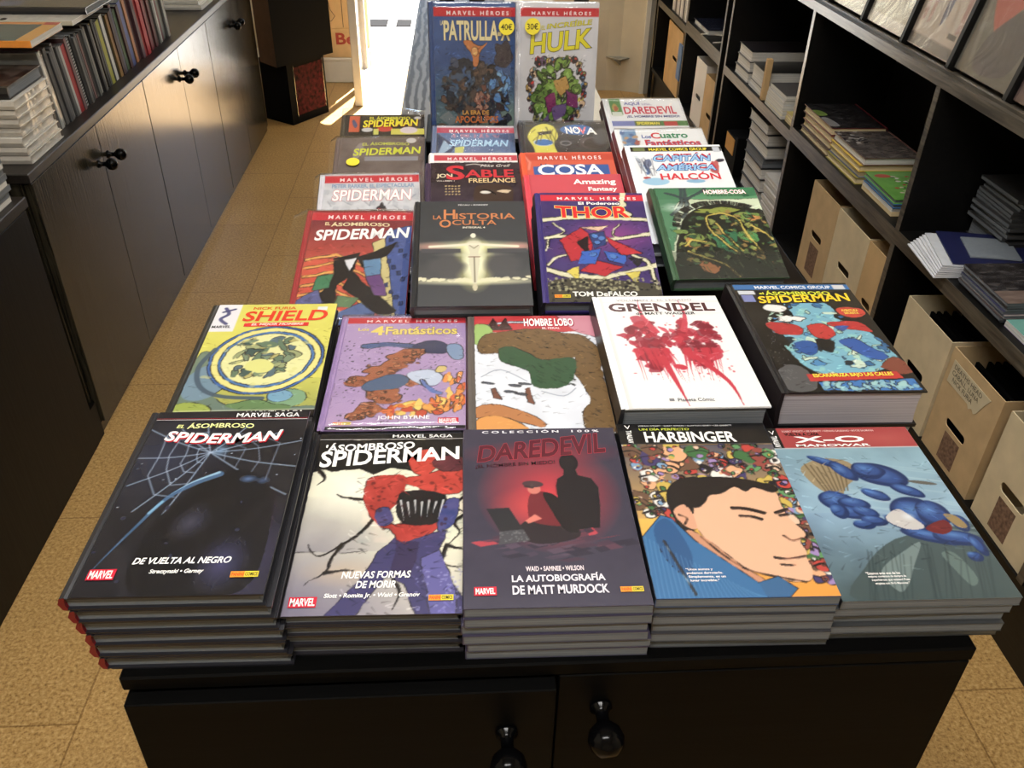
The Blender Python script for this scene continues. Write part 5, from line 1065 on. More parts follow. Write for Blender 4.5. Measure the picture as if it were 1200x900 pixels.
a = Art((232, 236, 240), .9, 63); a.mottle(6, 6); a.band(.022, .075, (34, 34, 34)); a.band(.03, .068, (110, 120, 70), .03, .16); a.band(.03, .085, (190, 196, 206), .90, .98); a.blob(.13, .23, .05, .10, (110, 120, 150), .2, .4); a.blob(.12, .28, .03, .09, (90, 120, 170), -.2, .4); a.blob(.10, .36, .04, .02, (180, 60, 60)); a.blob(.86, .24, .05, .11, (190, 90, 90), .2, .4); a.blob(.94, .18, .05, .03, (60, 56, 70), -.4, .3); a.blob(.18, .40, .14, .06, (150, 196, 226)); a.blob(.6, .40, .1, .03, (130, 180, 214)); a.poly([(.02, .12), (.06, .12), (.12, .3), (.08, .3)], (206, 220, 230))
for k in range(20): u = a.rng.uniform(.03, .2); a.line([(u, a.rng.uniform(.14, .34)), (u+.02, a.rng.uniform(.14, .34))], .004, (60, 60, 76), .6)
slope('comic_book', 'white cover with black strip and shaded blue and red title, right column', (.3729, 1.4705, 1.0411), .027, .171, [.0240, .0240], (226, 230, 236), (90, 34, 40), a,
      [T('MARVEL COMICS GROUP', .20, .032, .84, .066, (222, 206, 70), bold=.05), T('CAPIT\u00c1N', .22, .105, .85, .185, (150, 190, 226), bold=.05, sd=((186, 44, 54), .014, -.020), ol=((36, 84, 150), .05), shear=.2), T('AM\u00c9RICA', .22, .212, .86, .285, (150, 190, 226), bold=.05, sd=((186, 44, 54), .014, -.020), ol=((36, 84, 150), .05), shear=.2), T('HALC\u00d3N', .24, .300, .88, .385, (206, 60, 70), bold=.05)], 'red-spined hardcover under the white cover with shaded title')
a = Art((234, 236, 238), .6, 65); a.band(0, .4, (110, 150, 190), .02, .20)
for k in range(16): a.blob(a.rng.uniform(.03, .19), a.rng.uniform(.04, .3), .03, .03, [(190, 150, 110), (80, 110, 160), (170, 90, 80)][a.rng.integers(0, 3)], 0, .4)
slope('comic_book', 'white wrapped cover with green, red and blue lettering behind the shaded title', (.3784, 1.6148, 1.0228), .032, .171, [.0218]*3, (226, 228, 230), (110, 36, 42), a,
      [T('Los', .25, .075, .36, .120, (60, 90, 160), bold=.04), T('C', .36, .050, .47, .125, (206, 60, 70), bold=.05), T('uatro', .47, .055, .80, .120, (50, 130, 90), bold=.05), T('Fant\u00e1sticos', .27, .138, .92, .215, (196, 66, 76), bold=.05, sd=((70, 90, 150), .006, .006))], 'red-spined hardcover under the wrapped cover with green and red lettering', wrap=(0, .004, 17))
a = Art((228, 230, 232), .8, 67); a.mottle(6, 6); a.band(.0, .24, (76, 136, 70), .03, .18); a.blob(.10, .13, .05, .08, (170, 150, 70), 0, .4); a.blob(.10, .16, .03, .06, (170, 90, 60), 0, .4); a.band(.20, .26, (206, 214, 200), .04, .17); a.band(.33, .40, (120, 130, 190), 0, .30); a.band(.33, .40, (96, 110, 70), .30, .64); a.band(.33, .40, (80, 130, 70), .64, 1); a.band(.34, .40, (190, 60, 60), .68, .86); a.line([(.86, .08), (.66, .24)], .012, (250, 236, 230))
slope('comic_book', 'white wrapped cover with green corner picture and red title, rearmost in the right column', (.3970, 1.8886, 1.0001), .022, .172, [.0205]*2, (220, 222, 226), (66, 36, 42), a,
      [T('AQU\u00cd', .22, .045, .44, .105, (90, 90, 160), bold=.05), T('LLEGA...', .46, .070, .60, .100, (130, 130, 170), bold=.02), T('DAREDEVIL', .20, .120, .90, .230, (196, 62, 82), bold=.05, tap=.05), T('\u00a1EL HOMBRE SIN MIEDO!', .22, .250, .92, .290, (70, 74, 130), bold=.04), T('SPIDERMAN', .32, .345, .62, .388, (226, 214, 90), bold=.05)], 'red-spined hardcover under the rearmost wrapped cover of the right column', wrap=(0, .006, 19))

# ---- two tall books standing upright at the back ------------------------------------------------
def upright(label, top, yaw, w, h, t, front, spine, a, items, stick, wrap):
    root, case = make_book('comic_book', w, h, t, True, front, spine)
    dress(root, case, w, h, t, True, a, items, 'print', stick)
    sleeve(root, w, h, t, *wrap)
    place(root, top, yaw, math.radians(83), h, t)
    tag(root, label, 'book', 'books standing upright at the back of the table')
a = Art((52, 82, 142), 1.1, 71, 1.55); a.grad(0, .45, (56, 88, 150), (50, 84, 140)); a.grad(.45, 1, (56, 88, 140), (96, 124, 112)); a.glow(.9, .9, .4, .4, (140, 160, 140), a=.9); a.mottle(14, 6)
for k in range(150):
    an = a.rng.uniform(0, 2*PI); r = a.rng.random()**.6; u, v = .48+.40*r*math.cos(an), .64+.24*r*math.sin(an); c = [(50, 58, 70), (66, 54, 54), (84, 70, 66), (40, 46, 60), (70, 90, 116), (110, 84, 70), (58, 72, 86), (36, 36, 44)][a.rng.integers(0, 8)]
    a.blob(u, v, a.rng.uniform(.02, .075), a.rng.uniform(.02, .06), c, a.rng.uniform(0, 3), .45, 9, .12)
for k in range(26): u, v = a.rng.uniform(.68, .92), a.rng.uniform(.5, .9); a.blob(u, v, a.rng.uniform(.02, .05), a.rng.uniform(.02, .08), [(80, 140, 206), (120, 176, 222), (60, 100, 170), (40, 46, 66)][a.rng.integers(0, 4)], a.rng.uniform(-.5, .5), .4)
a.poly([(.44, .26), (.56, .30), (.66, .28), (.56, .36), (.54, .44), (.48, .44), (.46, .36), (.36, .28)], (206, 122, 60), 1, 4); a.blob(.50, .34, .04, .05, (226, 160, 90)); a.blob(.84, .36, .10, .13, (66, 58, 66), 0, .4); a.blob(.25, .42, .08, .05, (70, 80, 104), .4, .4)
for k in range(20): u, v = a.rng.uniform(.5, .66), a.rng.uniform(.6, .82); a.blob(u, v, .03, .035, [(150, 100, 84), (120, 70, 60), (176, 130, 110)][a.rng.integers(0, 3)], 0, .4)
for k in range(40): u, v = a.rng.uniform(.1, .8), a.rng.uniform(.5, .9); a.line([(u, v), (u+a.rng.uniform(-.06, .06), v+a.rng.uniform(-.06, .06))], .004, (150, 160, 170), .5)
a.warp(.016, 9); a.ink(320, .05, .004, .45, 1.6, .3, .95); a.blob(.08, .93, .10, .08, (110, 84, 66), 0, .3); a.poly([(.04, .83), (.16, .78), (.26, .84), (.2, .9)], (120, 130, 136), .9); a.band(.035, .10, (206, 34, 48)); a.poly([(.7, .9), (.9, .84), (.88, .96), (.76, .98)], (30, 30, 36), 1, 3)
upright('tall blue book standing upright at the back with a 40 euro sticker, in clear wrap', (.0295, 1.822, 1.206), -.006, .171, .265, .024, (46, 70, 120), (40, 60, 110), a,
        [heroes(.035, .10, .16, .92), T('LA', .08, .125, .12, .158, (226, 214, 170), bold=.02), T('PATRULLA-X', .12, .125, .94, .265, (224, 212, 164), bold=.04, ol=((110, 100, 70), .012)), T('LA ERA DE', .34, .775, .68, .808, (214, 160, 84), bold=.03, ol=((40, 30, 26), .01)), T('APOCALIPSIS', .24, .818, .80, .872, (200, 116, 62), bold=.035, ol=((40, 30, 26), .01))], (.895, .165, .0155, '40\u20ac'), (0, .004, 21))
a = Art((208, 208, 214), 1.1, 73, 1.55); a.mottle(5, 5); a.band(.04, .10, (206, 34, 48)); G1, G2, G3 = (124, 166, 60), (92, 132, 46), (56, 84, 36)
hp = [(200, 60, 50), (120, 90, 130), (90, 130, 176), (226, 190, 150), (60, 60, 70), (150, 150, 90), (190, 150, 60), (120, 76, 96), (226, 206, 70), (110, 140, 140)]
for k in range(46):                                            # ring of colour dots
    an = 2*PI*k/46; u, v = .49+.37*math.cos(an)*(1 if k % 2 else .9), .62+.29*math.sin(an)*(1 if k % 3 else .9)
    if v < .40: v = .40+a.rng.uniform(-.02, .04)
    c = hp[a.rng.integers(0, 10)]; a.blob(u, v, .04, .042, c, 0, .3, 7); a.blob(u+.01, v-.012, .022, .018, hp[a.rng.integers(0, 10)], 0, .3, 7); a.blob(u-.006, v+.012, .02, .014, (50, 44, 50), 0, .4, 6)
for k in range(64):                                            # an irregular green burst with purple and ochre shards
    an = a.rng.uniform(0, 2*PI); r = a.rng.random()**.5; x, y = .48+.27*r*math.cos(an), .62+.22*r*math.sin(an); rx = a.rng.uniform(.03, .075)
    a.blob(x, y, rx+.007, rx*.8+.007, G3, an, .35, 9); a.blob(x, y, rx, rx*.8, G1 if k % 3 else G2, an, .35, 9); a.blob(x+.01, y+.008, rx*.5, rx*.4, (150, 190, 84) if k % 2 else G2, an, .4, 7, .4)
for P, c in (([(.44, .56), (.60, .52), (.66, .60), (.54, .68)], (196, 150, 70)), ([(.34, .68), (.46, .64), (.50, .76), (.38, .80)], (134, 36, 100)), ([(.60, .62), (.76, .66), (.78, .76), (.64, .74)], (126, 40, 104)), ([(.42, .76), (.64, .72), (.60, .82), (.46, .86)], (110, 84, 140)), ([(.30, .86), (.40, .80), (.38, .92)], (110, 84, 140))): a.poly(P, c)
a.warp(.018, 9); a.ink(200, .04, .004, .45, 1.3, .36, .96, .12, .86); a.band(0, .34, (208, 208, 214)); a.mottle(5, 5); a.band(.04, .10, (206, 34, 48))
upright('tall pale grey book standing at the back with a 30 euro sticker', (.199, 1.822, 1.207), -.004, .166, .265, .024, (200, 200, 206), (190, 190, 196), a,
        [heroes(.04, .10, .14, .90), T('EL', .27, .160, .32, .190, (206, 198, 60), bold=.02), T('INCRE\u00cdBLE', .34, .140, .92, .185, (206, 198, 60), bold=.02, rise=.035, ol=((60, 60, 40), .015), shear=.1), T('HULK', .13, .225, .92, .365, (216, 206, 50), bold=.04, ol=((70, 66, 40), .02), rise=.05, shear=.05)], (.155, .165, .0155, '30\u20ac'), (-.004, .004, 23, .021))
# ------------------------------------------------------------------ books and comics on the left cabinets
def flat(name, label, cx, cy, z, yaw, w, h, t, hard, front, spine, pages='pages', cat='book', group=None, art=None, items=(), wrapmat=None, mat='print'):
    root, case = make_book(name, w, h, t, hard, front, spine, pages)
    if art is not None: dress(root, case, w, h, t, hard, art, list(items), mat)
    if wrapmat:
        b = MB(); e = .0012; b.box(-w/2-e-.001, w/2+e, -h/2-e, h/2+e, .0006, t-.0002 if hard else t+.0006, bev=.0008); b.build('clear_bag', M[wrapmat], root)
    root.location = (cx, cy, z); root.rotation_euler = (0, 0, yaw)
    tag(root, label, cat, group); return root
rnd = random.Random(8)
# bagged pale books piled at the near end of the row
z = .7765
for k in range(7):
    t = .0205; yo = rnd.uniform(-.006, .006)
    flat('bagged_book', 'clear-bagged white-edged book, %s from the bottom of the pile on the left worktop' % (['lowest', 'second', 'third', 'fourth', 'fifth', 'sixth', 'seventh'][k] if k else 'first'), -1.045-.1325+rnd.uniform(-.005, .005), 2.208+yo, z, PI/2, .205, .265, t, True, (206, 202, 194), (196, 190, 180), 'pagesw', 'book', 'bagged pale books on the left worktop', wrapmat='bagfilm')
    z += t+.0014
a = Art((66, 52, 46), .5, 81); a.mottle(50, 10); a.band(0, .2, (30, 26, 26))
flat('comic_book', 'thick dark brown book lying on top of the bagged pale pile', -1.052-.1325, 2.212, z, PI/2, .20, .265, .0285, True, (40, 34, 32), (24, 22, 22), 'pages', art=a)
# grey pile on the low cabinet
z = .7385
for k in range(9):
    t = .0128
    flat('comic_book', 'grey-edged softcover, %s from bottom in the pile on the low left cabinet' % ordn(k+1), -1.040-.13+rnd.uniform(-.006, .004), 1.885+rnd.uniform(-.008, .004), z, PI/2, .170, .26, t, False, (120, 118, 114), (90, 90, 90), 'pages' if k % 3 else 'pagesw', 'book', 'grey pile on the low cabinet')
    z += t+.0003
# the upright row
row = [('clear-bagged', (206, 206, 202), .014), ('pale grey', (170, 168, 164), .013), ('grey', (128, 126, 124), .015), ('dark grey', (82, 82, 84), .013), ('grey', (118, 118, 118), .014), ('light grey', (160, 160, 158), .012), ('grey', (104, 104, 104), .014), ('white-edged', (196, 194, 190), .012),
       ('bright red', (176, 34, 42), .022), ('dull pink', (150, 110, 112), .010), ('grey', (112, 110, 112), .012), ('black and white striped', (210, 210, 210), .017), ('dark grey', (70, 70, 72), .010), ('grey', (120, 120, 118), .010), ('dark', (50, 50, 52), .011), ('grey', (128, 126, 122), .012), ('reddish grey', (140, 100, 98), .011), ('dark grey', (84, 84, 84), .011),
       ('grey', (112, 114, 112), .012), ('dark brown', (66, 56, 48), .012), ('white-edged', (202, 200, 192), .010), ('black', (38, 36, 36), .010), ('grey', (130, 128, 120), .012), ('tan', (176, 156, 110), .017), ('dark', (46, 42, 40), .012), ('dark grey', (90, 88, 84), .012), ('yellow-green', (176, 176, 60), .021), ('black', (34, 32, 32), .010), ('bright white', (236, 236, 232), .020), ('dark', (50, 44, 40), .014),
       ('golden tan', (170, 146, 88), .016), ('dark maroon', (78, 44, 44), .018), ('slate blue', (70, 74, 98), .012), ('dark red', (108, 52, 54), .016), ('green', (92, 122, 90), .019), ('dark maroon', (84, 46, 50), .018), ('blue', (88, 106, 162), .026), ('dark plum', (80, 52, 62), .014), ('orange tan', (196, 146, 92), .018), ('dark maroon', (92, 46, 54), .026), ('plum', (104, 62, 74), .020),
       ('red', (170, 44, 54), .018), ('bright red', (196, 40, 52), .026), ('red', (176, 36, 48), .022), ('crimson', (150, 36, 46), .022), ('dark maroon', (88, 40, 44), .018), ('dark red', (110, 40, 44), .020), ('brown', (112, 88, 74), .016), ('grey', (140, 140, 136), .014), ('white-edged', (206, 206, 200), .016), ('dark red', (110, 44, 48), .018), ('grey green', (112, 122, 112), .018), ('dark', (60, 56, 54), .02), ('pale grey', (176, 176, 172), .02), ('maroon', (120, 50, 56), .022)]
y = 2.372; lean = math.radians(8.5)
for k, (cn, c, t) in enumerate(row):
    t = t*1.22; hgt = .200+rnd.uniform(-.012, .008) if k < 30 else .206+rnd.uniform(-.016, .006); dep = .165
    root, case = make_book('upright_comic', dep, hgt, t, False, tuple(int(v*.6) for v in c), tuple(int(v*(.84 if v > 150 else .74)) for v in c), 'pages', .7)
    if cn == 'clear-bagged':
        b = MB(); b.box(-dep/2-.003, dep/2, -hgt/2-.001, hgt/2+.003, -.001, t+.001, bev=.001); b.build('clear_bag', M['bagfilm'], root)
    if cn.startswith('black and white'):
        b = MB()
        for q in range(24): b.box(-dep/2-.0006, -dep/2-.0001, -hgt/2+.006+q*.0082, -hgt/2+.0098+q*.0082, .002, t-.002)
        b.build('stripes', M['ink'], case)
    # local x -> world -x (spine out), local y -> up, thickness -> -y... leaned back along the row
    mt = Matrix.Translation((-1.066+rnd.uniform(-.007, .004)-dep/2, y+t, .7772)) @ Matrix.Rotation(lean, 4, 'X') @ Matrix(((-1, 0, 0, 0), (0, 0, 1, 0), (0, 1, 0, 0), (0, 0, 0, 1))) @ Matrix.Translation((0, hgt/2, -t))
    root.location = mt.to_translation(); root.rotation_euler = mt.to_euler()
    tag(root, '%s thin comic in the long upright row, %s from its near end' % (cn, ordn(k+1)), 'comic', 'upright row of comics on the left worktop')
    y += (t+.0006+(.004 if k == 0 else 0))/math.cos(lean)
ROW_END = y
a = Art((40, 76, 80), .6, 83); a.mottle(40, 8); a.band(0, .12, (216, 150, 50)); a.band(.86, 1, (224, 160, 50)); a.band(0, 1, (226, 140, 54), .86, 1); a.line([(0, .4), (.4, .5), (.8, .36)], .05, (120, 60, 66), .8, 4); a.band(.86, 1, (190, 60, 44), .84, 1)
flat('comic_book', 'magenta-edged book lying on the upright row under the orange book', -1.205, 2.425, .9975, PI/2, .20, .27, .011, False, (150, 50, 86), (170, 70, 104), 'pagesw')
flat('comic_book', 'orange-framed book lying on the near end of the upright row', -1.178, 2.372, 1.0090, PI/2, .205, .275, .0165, False, (216, 150, 54), (222, 140, 56), 'pagesw', art=a)
a = Art((222, 220, 214), .5, 85); a.band(.0, .1, (40, 36, 40)); a.mottle(14, 8)
for k in range(14): a.blob(a.rng.uniform(0, 1), a.rng.uniform(0, .4), .06, .05, (44, 40, 44), 0, .4)
flat('comic_book', 'white book with black marks lying on the row behind the orange book', -1.19, 2.69, .9975, PI/2, .25, .28, .012, False, (214, 212, 206), (196, 190, 170), 'pagesw', art=a)
a = Art((30, 30, 34), .7, 87); a.mottle(12, 6); a.poly([(.0, .02), (.2, .0), (.3, .3), (.12, .34)], (40, 70, 140)); a.glow(.5, .4, .3, .1, (64, 64, 70), a=.8)
for k in range(24): u = a.rng.uniform(.1, .9); a.line([(u, a.rng.uniform(.1, .9)), (u+.06, a.rng.uniform(.1, .9))], .004, (70, 70, 78), .4)
flat('comic_book', 'large glossy black book with a blue corner lying on the row', -1.178, 2.778, 1.0100, PI/2, .275, .285, .0185, True, (26, 26, 30), (24, 24, 28), 'pages', art=a)
flat('comic_book', 'white-edged book, lower of the two flat ones at the far end of the left worktop', -1.19, 3.985, .7765, PI/2, .20, .27, .02, True, (206, 206, 202), (190, 190, 186), 'pagesw')
flat('comic_book', 'white-covered book, upper of the two flat ones at the far end of the left worktop', -1.20, 3.99, .7968, PI/2, .20, .27, .02, True, (226, 226, 222), (206, 206, 200), 'pagesw')

# ------------------------------------------------------------------ right bookcases: what lies on the shelves
def shelf_pile(name, lab, xf, yc, z, specs, group, top_art=None, ordfrom=None, cat='book'):
    """piles with fore-edges towards the aisle; specs bottom to top: (h along the shelf, w deep, t, hard, front, spine, pages)"""
    n = len(specs)
    for k, (hh, ww, t, hard, fr, sp, pg) in enumerate(specs):
        dx = rnd.uniform(-.004, .006); dy = rnd.uniform(-.004, .004)
        l = lab if n == 1 else '%s, %s' % (lab, 'topmost' if k == n-1 else ('lowest' if k == 0 else '%s from bottom' % ordn(k+1)))
        flat(name, l, xf+ww/2+dx, yc+dy, z, PI+rnd.uniform(-.012, .012), ww, hh, t, hard, fr, sp, pg, cat, group, top_art if k == n-1 else None)
        z += t+.0003
    return z
YB = (120, 96, 60)
a = Art((40, 38, 40), .7, 91); a.mottle(30, 8)
for k in range(60): u, v = a.rng.uniform(0, 1), a.rng.uniform(0, 1); a.line([(u, v), (u+.12, v+a.rng.uniform(-.06, .06))], .006, [(110, 108, 108), (70, 66, 66), (150, 148, 146)][a.rng.integers(0, 3)], .7, 4)
a.poly([(.80, .52), (1, .50), (1, .72), (.84, .70)], (120, 150, 60), 1, 4); a.poly([(.8, .1), (1, .1), (1, .4), (.86, .4)], (176, 176, 176), .8, 4)
shelf_pile('comic_book', 'yellowed-edge book in the green-patched pile, left on the middle shelf', 1.168, 2.752, .6055, [(.255, .18, .0195, True, (90, 66, 40), YB, 'pagesy'), (.255, .18, .0225, True, (70, 50, 40), YB, 'pagesy'), (.258, .18, .0225, True, (120, 50, 40), YB, 'pagesy'), (.255, .18, .0235, True, (90, 30, 34), (70, 26, 28), 'pagesy')], 'left pile of yellowed books on the middle shelf', a)
a = Art((96, 88, 84), .7, 93); a.mottle(24, 8); 
for k in range(50): u, v = a.rng.uniform(0, 1), a.rng.uniform(0, 1); a.line([(u, v), (u+.16, v+a.rng.uniform(-.06, .06))], .007, [(60, 52, 54), (136, 130, 124), (80, 50, 52), (170, 168, 160)][a.rng.integers(0, 4)], .7, 4)
for k in range(30): a.blob(a.rng.uniform(.6, 1), a.rng.uniform(.5, 1), .04, .03, [(40, 36, 40), (190, 186, 180)][k % 2], 0, .4)
shelf_pile('comic_book', 'yellowed-edge book in the brown-topped pile, centre of the middle shelf', 1.170, 2.500, .6055, [(.235, .18, .0200, True, (150, 140, 60), YB, 'pagesy'), (.235, .18, .0190, True, (60, 90, 140), YB, 'pagesy'), (.235, .18, .0190, True, (206, 176, 60), YB, 'pagesy'), (.240, .18, .0225, True, (110, 80, 74), (70, 40, 40), 'pagesw')], 'middle pile of books on the middle shelf', a)
a = Art((104, 170, 66), .7, 95); a.mottle(10, 6); a.blob(.78, .82, .14, .10, (190, 70, 50)); 
for k in range(50): a.blob(a.rng.uniform(.1, .75), a.rng.uniform(.1, .8), .04, .03, [(190, 60, 56), (226, 226, 220), (60, 90, 60), (206, 190, 170), (50, 60, 70)][a.rng.integers(0, 5)], 0, .5)
shelf_pile('comic_book', 'book in the bright-green-topped pile, right on the middle shelf', 1.172, 2.252, .6055, [(.205, .17, .0110, False, (190, 160, 100), YB, 'pagesy'), (.205, .17, .0120, False, (210, 206, 196), (206, 206, 200), 'pagesw'), (.205, .17, .0120, True, (60, 110, 160), (50, 100, 150), 'pages'), (.210, .175, .0130, True, (104, 170, 66), (84, 150, 56), 'pages')], 'right pile of books under the green cover', a)
# third bay: thick black books with white pages, divider, comics
BLK = (26, 26, 28)
shelf_pile('comic_book', 'thick black white-paged book, left pile on the third bay shelf', 1.168, 3.615, .5855, [(.18, .255, .040, True, BLK, BLK, 'pagesw'), (.175, .255, .040, True, BLK, BLK, 'pagesw'), (.175, .26, .042, True, (40, 38, 42), BLK, 'pagesw')], 'pile of thick black books')
shelf_pile('comic_book', 'white-paged book in the pile left of the tan divider', 1.172, 3.425, .5855, [(.17, .25, .012, False, (190, 188, 184), BLK, 'pagesw'), (.16, .25, .014, False, (206, 204, 200), BLK, 'pagesw'), (.165, .255, .064, True, BLK, BLK, 'pagesw')], 'books beside the tan divider')
b = MB(); b.box(1.160, 1.182, 3.290, 3.314, .5855, .737, bev=.002); tag(b.build('shelf_divider', M['card3']), 'tan board divider standing upright between books in the third bay', 'divider')
shelf_pile('comic_book', 'pale comic in the pile right of the tan divider', 1.166, 3.155, .5855, [(.20, .26, .0130, False, (206, 196, 150), (206, 200, 180), 'pagesw'), (.20, .26, .0160, False, (190, 184, 150), (200, 196, 180), 'pagesw'), (.19, .26, .0170, False, (206, 204, 200), (206, 206, 200), 'pagesw'), (.18, .26, .0160, False, (190, 190, 188), (206, 206, 204), 'pagesw'), (.175, .25, .0180, False, (90, 88, 90), (206, 206, 204), 'pagesw')], 'pale comics right of the divider')
shelf_pile('comic_book', 'thin yellow-edged comic against the upright in the third bay', 1.172, 2.995, .5855, [(.10, .24, .016, False, (206, 190, 110), (206, 196, 140), 'pagesy'), (.10, .24, .016, False, (214, 200, 120), (206, 196, 140), 'pagesy')], 'thin comics by the upright')
# third bay bottom: tall pile of hardbacks, a short pile of pale comics, an orange-labelled binder
specs = []
for k in range(7): specs.append((.235+.012*((k*5) % 3-1), .20, [.046, .050, .044, .042, .046, .044, .040][k], True, (46, 46, 48), (40, 40, 42), 'pagesw' if k != 3 else 'pages'))
shelf_pile('hardback_book', 'dark hardback in the tall pile below the third bay shelf', 1.180, 3.325, .2005, specs[:7], 'tall pile of hardbacks')
specs = [(.165, .22, .0135, False, (206, 204, 200), (196, 194, 190), 'pagesw') for k in range(12)]
shelf_pile('comic_book', 'thin white comic in the short pile beside the hardbacks', 1.166, 3.03, .2005, specs, 'short pile of white comics')
o = empty('binder', (1.26, 3.59, .2005), label='black binder with an orange label at the bottom of the third bay', cat='binder')
b = MB(); b.box(1.166, 1.40, 3.50, 3.535, .2005, .365, bev=.003); b.box(1.172, 1.40, 3.545, 3.685, .2005, .345, bev=.003); child_at(b.build('cover', M['blackcard'], o), o)
b = MB(); b.box(1.1695, 1.1718, 3.555, 3.675, .272, .340); child_at(b.build('label_panel', simple('orange_label', (206, 150, 70), .6, .3, .05, 20), o), o)
# nearest bay: leaflets, magazines
for k in range(9):
    b = MB(); n = 10; W_, H_ = .19, .185; vs = []; fs = []
    bend = .018*(1-k*.04)
    for j in range(2):
        for i in range(n+1):
            s = i/n; vs.append((-.11+W_*s, -H_/2+H_*j, -bend*(1-s)**2*.25))
    vs += [(x, yq, zq+.0030) for x, yq, zq in vs]
    m2 = n+1
    for i in range(n):
        fs += [(i, i+1, m2+i+1, m2+i), (2*m2+i, 3*m2+i, 3*m2+i+1, 2*m2+i+1), (i, 2*m2+i, 2*m2+i+1, i+1), (m2+i, m2+i+1, 3*m2+i+1, 3*m2+i)]
    fs += [(0, m2, 3*m2, 2*m2), (n, 2*m2+n, 3*m2+n, m2+n)]
    b.add(vs, fs); col = [(222, 224, 230), (226, 228, 232), (206, 208, 214), (226, 228, 234), (214, 216, 222), (222, 224, 230), (206, 210, 216), (30, 34, 74), (128, 136, 144)][k]
    o = b.build('leaflet', cmat(col, .4)); o.scale = (.6, .62, 1) if k == 8 else (1, 1, 1); o.location = (1.242+.004*k+(.02 if k > 6 else 0), 1.862-.002*k, .6135+.0048*k); o.rotation_euler = (0, 0, -.10-.02*k)
    tag(o, '%s folded leaflet, %s of the fan of papers on the nearest shelf' % ('navy' if k == 7 else ('grey' if k == 8 else 'white'), 'lowest' if k == 0 else ('topmost' if k == 8 else ordn(k+1)+' from the bottom')), 'leaflet', 'fan of leaflets on the nearest shelf')
a = Art((60, 56, 56), .5, 97); a.mottle(40, 9); a.band(.0, .3, (130, 110, 100)); a.mottle(20, 14)
sp = []
for k in range(7): sp.append((.19, .26, .0070, False, [(46, 50, 74), (70, 60, 60), (150, 140, 136), (60, 60, 90), (40, 40, 46), (90, 70, 66), (70, 60, 60)][k], (60, 60, 64), 'pages'))
shelf_pile('magazine', 'dark glossy magazine nearer than the leaflet fan', 1.170, 1.662, .6085, sp, 'dark magazines on the nearest shelf', a, cat='magazine')
a = Art((206, 214, 214), .5, 99); a.poly([(.6, 0), (1, 0), (1, 1), (.7, 1)], (120, 190, 176)); a.band(.4, .6, (60, 60, 90), .0, .6)
shelf_pile('magazine', 'white and teal magazine at the near end of the nearest shelf', 1.176, 1.475, .6085, [(.17, .24, .008, False, (96, 70, 130), (150, 150, 160), 'pagesw'), (.17, .24, .008, False, (206, 214, 214), (190, 200, 200), 'pagesw')], 'teal magazines on the nearest shelf', a, cat='magazine')
for k in range(11):
    t = .0095
    flat('magazine', 'dull dark magazine, %s from bottom at the back of the nearest shelf' % ordn(k+1), 1.393+rnd.uniform(-.008, .004)-(.006 if k < 5 else 0), 1.948+rnd.uniform(-.010, .010), .6600+k*.0099, rnd.uniform(-.03, .03)+PI/2, .17, .125, t, False, (60, 60, 60), (70, 70, 70), 'pages', 'magazine', 'dark magazines at the back of the nearest shelf')
flat('magazine', 'stout grey volume lying under the dull pile at the back of the nearest shelf', 1.398, 1.948, .6085, PI/2, .185, .125, .051, True, (54, 54, 56), (40, 40, 42), 'pages', 'magazine')
# far bays
a = Art((34, 38, 56), .5, 101); a.mottle(16, 7)
for k in range(20): a.blob(a.rng.uniform(.2, .9), a.rng.uniform(.1, .9), .03, .02, (80, 84, 110), 0, .5)
shelf_pile('comic_book', 'dark blue hardcover with white pages in the far bookcase', 1.170, 4.365, .6125, [(.27, .28, .024, True, (34, 38, 56), (30, 30, 40), 'pagesw')], None, a)
o = None
b = MB(); b.tube([(1.165+.10*math.sin(q*.3), 4.16-.085*math.cos(q*.3)+.0, .6165) for q in range(12)], .0035, 8); tag(b.build('cable', M['white']), 'white cable loop lying on the shelf right of the dark blue hardcover', 'cable')
for k in range(11):
    c = [(226, 224, 220), (190, 188, 184), (60, 60, 62), (210, 208, 204), (236, 234, 230), (120, 118, 116)][k % 6]
    root, case = make_book('magazine', .20, .26, .022, False, c, c)
    mt = Matrix.Translation((1.170, 4.665+.0305*k, .583)) @ Matrix.Rotation(-.05, 4, 'X') @ Matrix(((1, 0, 0, 0), (0, 0, -1, 0), (0, 1, 0, 0), (0, 0, 0, 1))) @ Matrix.Translation((.10, .13, 0))
    root.location = mt.to_translation(); root.rotation_euler = mt.to_euler()
    tag(root, 'pale magazine standing on edge in the last bay, %s from the near end' % ordn(k+1), 'magazine', 'standing magazines in the last bay')
b = MB(); b.box(1.30, 1.312, 2.668, 2.722, .238, .268, bev=.002)
for q in (2.684, 2.703): b.lathe([(0, 0), (.005, 0), (.005, .0008), (0, .0008)], 10, Matrix.Translation((1.30, q, .253)) @ Matrix.Rotation(-PI/2, 4, 'Y'), 1)
tag(b.build('power_socket', [M['white'], M['dark']]), 'small white power socket low in the bay beside the tan box', 'socket')

